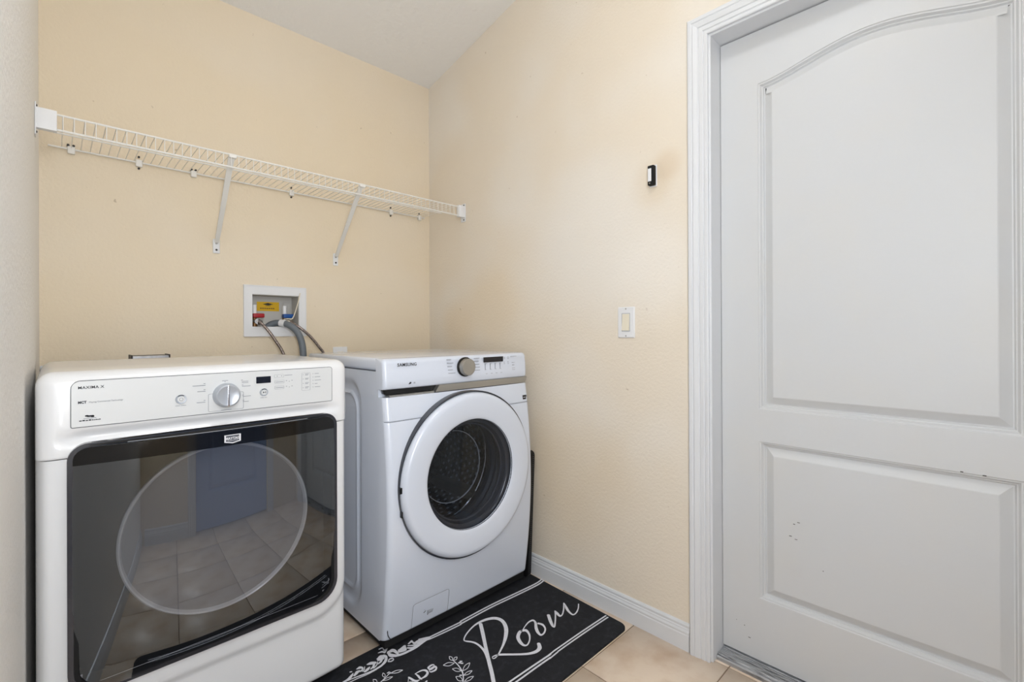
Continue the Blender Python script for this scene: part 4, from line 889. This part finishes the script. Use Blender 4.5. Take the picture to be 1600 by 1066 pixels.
# ================================================================ WASHER OUTLET BOX with valves and hoses
wb = thing('outlet_box', 'white recessed laundry water box in the back wall between the machines', 'water box', (0.714, BY, 1.175))
o_, i_ = [(0.584, 1.064), (0.846, 1.064), (0.846, 1.288), (0.584, 1.288)], [(0.618, 1.107), (0.814, 1.107), (0.814, 1.249), (0.618, 1.249)]
obj('box_frame', add_ring(bmesh.new(), o_, i_, BY-0.006, BY), 'white', wb, smooth=False)
obj('frame_bead', add_ring(bmesh.new(), [(0.584, 1.064), (0.846, 1.064), (0.846, 1.288), (0.584, 1.288)], [(0.588, 1.068), (0.842, 1.068), (0.842, 1.284), (0.588, 1.284)], BY-0.008, BY-0.005), 'white', wb, smooth=False)
bm = bmesh.new(); X0, X1, Z0, Z1, YB_ = 0.614, 0.815, 1.104, 1.2495, BY+0.088
for lo, hi in (((X0, BY-0.002, Z0), (X0+0.003, YB_, Z1)), ((X1-0.003, BY-0.002, Z0), (X1, YB_, Z1)), ((X0, BY-0.002, Z0), (X1, YB_, Z0+0.003)), ((X0, BY-0.002, Z1-0.003), (X1, YB_, Z1)), ((X0, YB_-0.003, Z0), (X1, YB_, Z1))): add_box(bm, lo, hi)
obj('box_liner', bm, 'box', wb, smooth=False)
ys_ = YB_-0.0036
st_ = obj('sticker', box((0.661, ys_-0.0006, 1.180), (0.756, ys_+0.0006, 1.222)), 'yellow', wb, smooth=False, label='yellow sticker with a black diamond mark')
bm = bmesh.new(); add_prism(bm, [(0.685, 1.211), (0.708, 1.2065), (0.731, 1.211), (0.708, 1.2175)], ys_-0.0012, ys_-0.0004); add_box(bm, (0.697, ys_-0.0012, 1.2035), (0.719, ys_-0.0004, 1.2055)); obj('sticker_mark', bm, 'print', st_, smooth=False)
bm = bmesh.new(); [add_box(bm, (0.674+k*0.009, ys_-0.0012, 1.190), (0.681+k*0.009, ys_-0.0004, 1.1945)) for k in range(7)]; obj('sticker_print', bm, 'brass', st_, smooth=False)
def valve(x, m, nm, lab):
    y = BY+0.030
    v = obj('valve', cap_lathe((x, y, 0), [(0.001, 1.108), (0.012, 1.108), (0.012, 1.135), (0.009, 1.138), (0.009, 1.150), (0.001, 1.150)], axis='Z', seg=16), 'brass', wb)
    obj('valve_pipe', cap_lathe((x, y, 0), [(0.001, 1.160), (0.0085, 1.160), (0.0085, 1.196), (0.0085, 1.204), (0.001, 1.205)], axis='Z', seg=16), 'white', v)
    obj('valve_handle', box((x-0.010, y-0.022, 1.147), (x+0.036, y+0.010, 1.166), 0.004, 2), m, v, label=lab)
    obj('spout', tube([(x, y, 1.132), (x, y-0.045, 1.130)], 0.010, seg=14), 'chrome', v)
    return v
valve(0.636, 'red', 'hot', 'red lever handle'); valve(0.762, 'blue', 'cold', 'blue lever handle')
bm = bmesh.new(); add_box(bm, (0.772, ys_-0.004, 1.150), (0.806, ys_, 1.222), 0.002, 1); obj('knockout', bm, 'box', wb)
def hose(name, label, P, r, m, ribs=0.0, nn=8, nut=None):
    t = thing(name, label, 'hose', P[-1]); c = catmull(P, nn); obj('hose_body', tube(c, r, seg=12, ribs=ribs), m, t)
    if nut:
        a, b = Vector(P[0]), Vector(P[1]); d = (b-a).normalized(); obj('coupling', tube([a-d*0.004, a+d*0.016], nut, seg=8), 'chrome', t)
    return t
hose('water_hose', 'braided steel hose running down from the red valve', [(0.636, BY-0.018, 1.130), (0.642, BY-0.035, 1.124), (0.668, BY-0.052, 1.089), (0.694, BY-0.058, 1.047), (0.722, BY-0.065, 0.995), (0.738, BY-0.072, 0.93), (0.742, BY-0.08, 0.80)], 0.0062, 'braid', nut=0.0125)
hose('water_hose', 'braided steel hose curving right from the blue valve to the washer', [(0.762, BY-0.018, 1.130), (0.775, BY-0.04, 1.121), (0.802, BY-0.058, 1.100), (0.840, BY-0.066, 1.064), (0.876, BY-0.072, 1.018), (0.905, BY-0.078, 0.97), (0.922, BY-0.085, 0.88)], 0.0062, 'braid', nut=0.0125)
dh = hose('drain_hose', 'thick grey drain hose hooked out of the water box', [(0.690, BY+0.036, 1.106), (0.702, BY+0.028, 1.117), (0.722, BY+0.010, 1.124), (0.745, BY-0.020, 1.122), (0.764, BY-0.052, 1.108), (0.784, BY-0.072, 1.080), (0.797, BY-0.08, 1.040), (0.802, BY-0.085, 0.99), (0.803, BY-0.087, 0.90), (0.803, BY-0.087, 0.70)], 0.0145, 'hose')
obj('hose_cuff', tube([(0.733, BY-0.004, 1.1245), (0.748, BY-0.024, 1.1205)], 0.0162, seg=16), 'white', dh)
t = tag(obj('cable_tie', tube(catmull([(0.742, BY-0.020, 1.140), (0.756, BY-0.030, 1.143), (0.770, BY-0.032, 1.142), (0.780, BY-0.028, 1.150), (0.792, BY-0.024, 1.180), (0.806, BY-0.020, 1.225), (0.815, BY-0.016, 1.262)], 5), 0.0022, seg=6), 'tie', origin=(0.77, BY-0.03, 1.14)), 'thin ivory cable tie standing up from the drain hose at the water box', 'cable tie')

# electrical outlet plate half hidden behind the washer
t = thing('outlet_plate', 'white electrical outlet plate just showing above the washer top on the back wall', 'outlet', (1.010, BY, 0.953))
pl = obj('cover_plate', box((0.974, BY-0.006, 0.896), (1.046, BY-0.0002, 1.010), 0.0025, 2), 'white', t)
for dz in (0.933, 0.973): obj('socket', box((0.994, BY-0.008, dz-0.013), (1.026, BY-0.004, dz+0.013), 0.002, 1), 'ivory', t)
# sheet-metal vent duct behind the dryer
t = thing('vent_duct', 'flat galvanised metal vent duct rising just above the back of the dryer', 'duct', (0.247, 2.12, 0))
dz = 1.0035
obj('duct_body', box((0.194, 2.085, 0.0), (0.300, 2.165, dz-0.003), 0.001, 1), 'galv', t)
bm = bmesh.new()
add_box(bm, (0.1925, 2.080, dz-0.016), (0.1965, 2.168, dz+0.0005)); add_box(bm, (0.2985, 2.080, dz-0.016), (0.3025, 2.168, dz+0.0005)); add_box(bm, (0.1925, 2.080, dz-0.0165), (0.3025, 2.0835, dz-0.0135)); add_box(bm, (0.1925, 2.080, dz-0.0012), (0.3025, 2.085, dz+0.0005))
obj('duct_rim', bm, 'dark_metal', t, smooth=False)

# ================================================================ things on the right wall
t = thing('light_switch', 'white wall plate with an ivory rocker switch left of the door', 'switch', (RX, 0.963, 1.113))
pts = rrect(0.9275, 1.056, 0.9985, 1.171, 0.003, 3)
pp = obj('switch_plate', prism(pts, RX-0.006, RX-0.0001, 'YZ', bev=0.0025), 'white', t)
obj('rocker_frame', add_ring(bmesh.new(), rrect(0.9455, 1.0795, 0.9805, 1.1475, 0.001, 2), rrect(0.9470, 1.081, 0.9790, 1.146, 0.001, 2), RX-0.0062, RX-0.002, 'YZ'), 'grey_print', t)
bm = bmesh.new(); q = [(RX-0.0065, 1.145), (RX-0.0085, 1.112), (RX-0.0115, 1.0835), (RX-0.002, 1.0825), (RX-0.002, 1.145)]
R = [[bm.verts.new((x, y, z)) for x, z in q] for y in (0.948, 0.978)]
for k in range(5): bm.faces.new((R[0][k], R[0][(k+1) % 5], R[1][(k+1) % 5], R[1][k]))
bm.faces.new(R[0]); bm.faces.new(R[1][::-1]); obj('rocker', bm, 'ivory', t, smooth=False)
for z in (1.063, 1.164): obj('screw', cap_lathe((0, 0.963, z), [(0.001, RX-0.005), (0.003, RX-0.005), (0.0028, RX-0.0068), (0.001, RX-0.007)], axis='X', seg=10), 'silver', t)
# small black clip holder
t = thing('push_button_box', 'small black button box with a white strip high on the wall left of the door', 'button', (RX, 0.851, 1.633))
obj('button_case', box((RX-0.022, 0.8385, 1.598), (RX-0.003, 0.8625, 1.668), 0.003, 2), 'matt_black', t)
obj('button_label', box((RX-0.0232, 0.8470, 1.611), (RX-0.0215, 0.8605, 1.657), 0.0008, 1), 'white', t)
obj('button_backplate', box((RX-0.0035, 0.836, 1.595), (RX-0.0001, 0.865, 1.672), 0.001, 1), 'white', t)
obj('screw', cap_lathe((0, 0.8535, 1.6045), [(0.001, RX-0.021), (0.0028, RX-0.021), (0.0026, RX-0.0232), (0.001, RX-0.0235)], axis='X', seg=10), 'silver', t)

# ================================================================ black mat on edge between washer and wall
t = thing('folded_mat', 'thin black mat with a dotted edge standing upright between the washer and right wall', 'mat', (1.50, 1.6, 0))
bm = bmesh.new(); pts = rrect(1.424, 0.008, 1.93, 0.552, 0.02, 5)
add_prism(bm, pts, 0, 0.020, 'YZ')
def lean(v): v.co.x = 1.4755+v.co.x+v.co.z*0.053
for v in bm.verts: lean(v)
obj('mat_body', bm, 'mat', t)
bm = bmesh.new()
for k in range(60):
    z = 0.02+k*0.0088; bmesh.ops.create_icosphere(bm, subdivisions=1, radius=0.0011, matrix=Matrix.Translation((0.011, 1.4238, z)))
for v in bm.verts: lean(v)
obj('edge_dots', bm, 'grey_print', t)['kind'] = 'stuff'
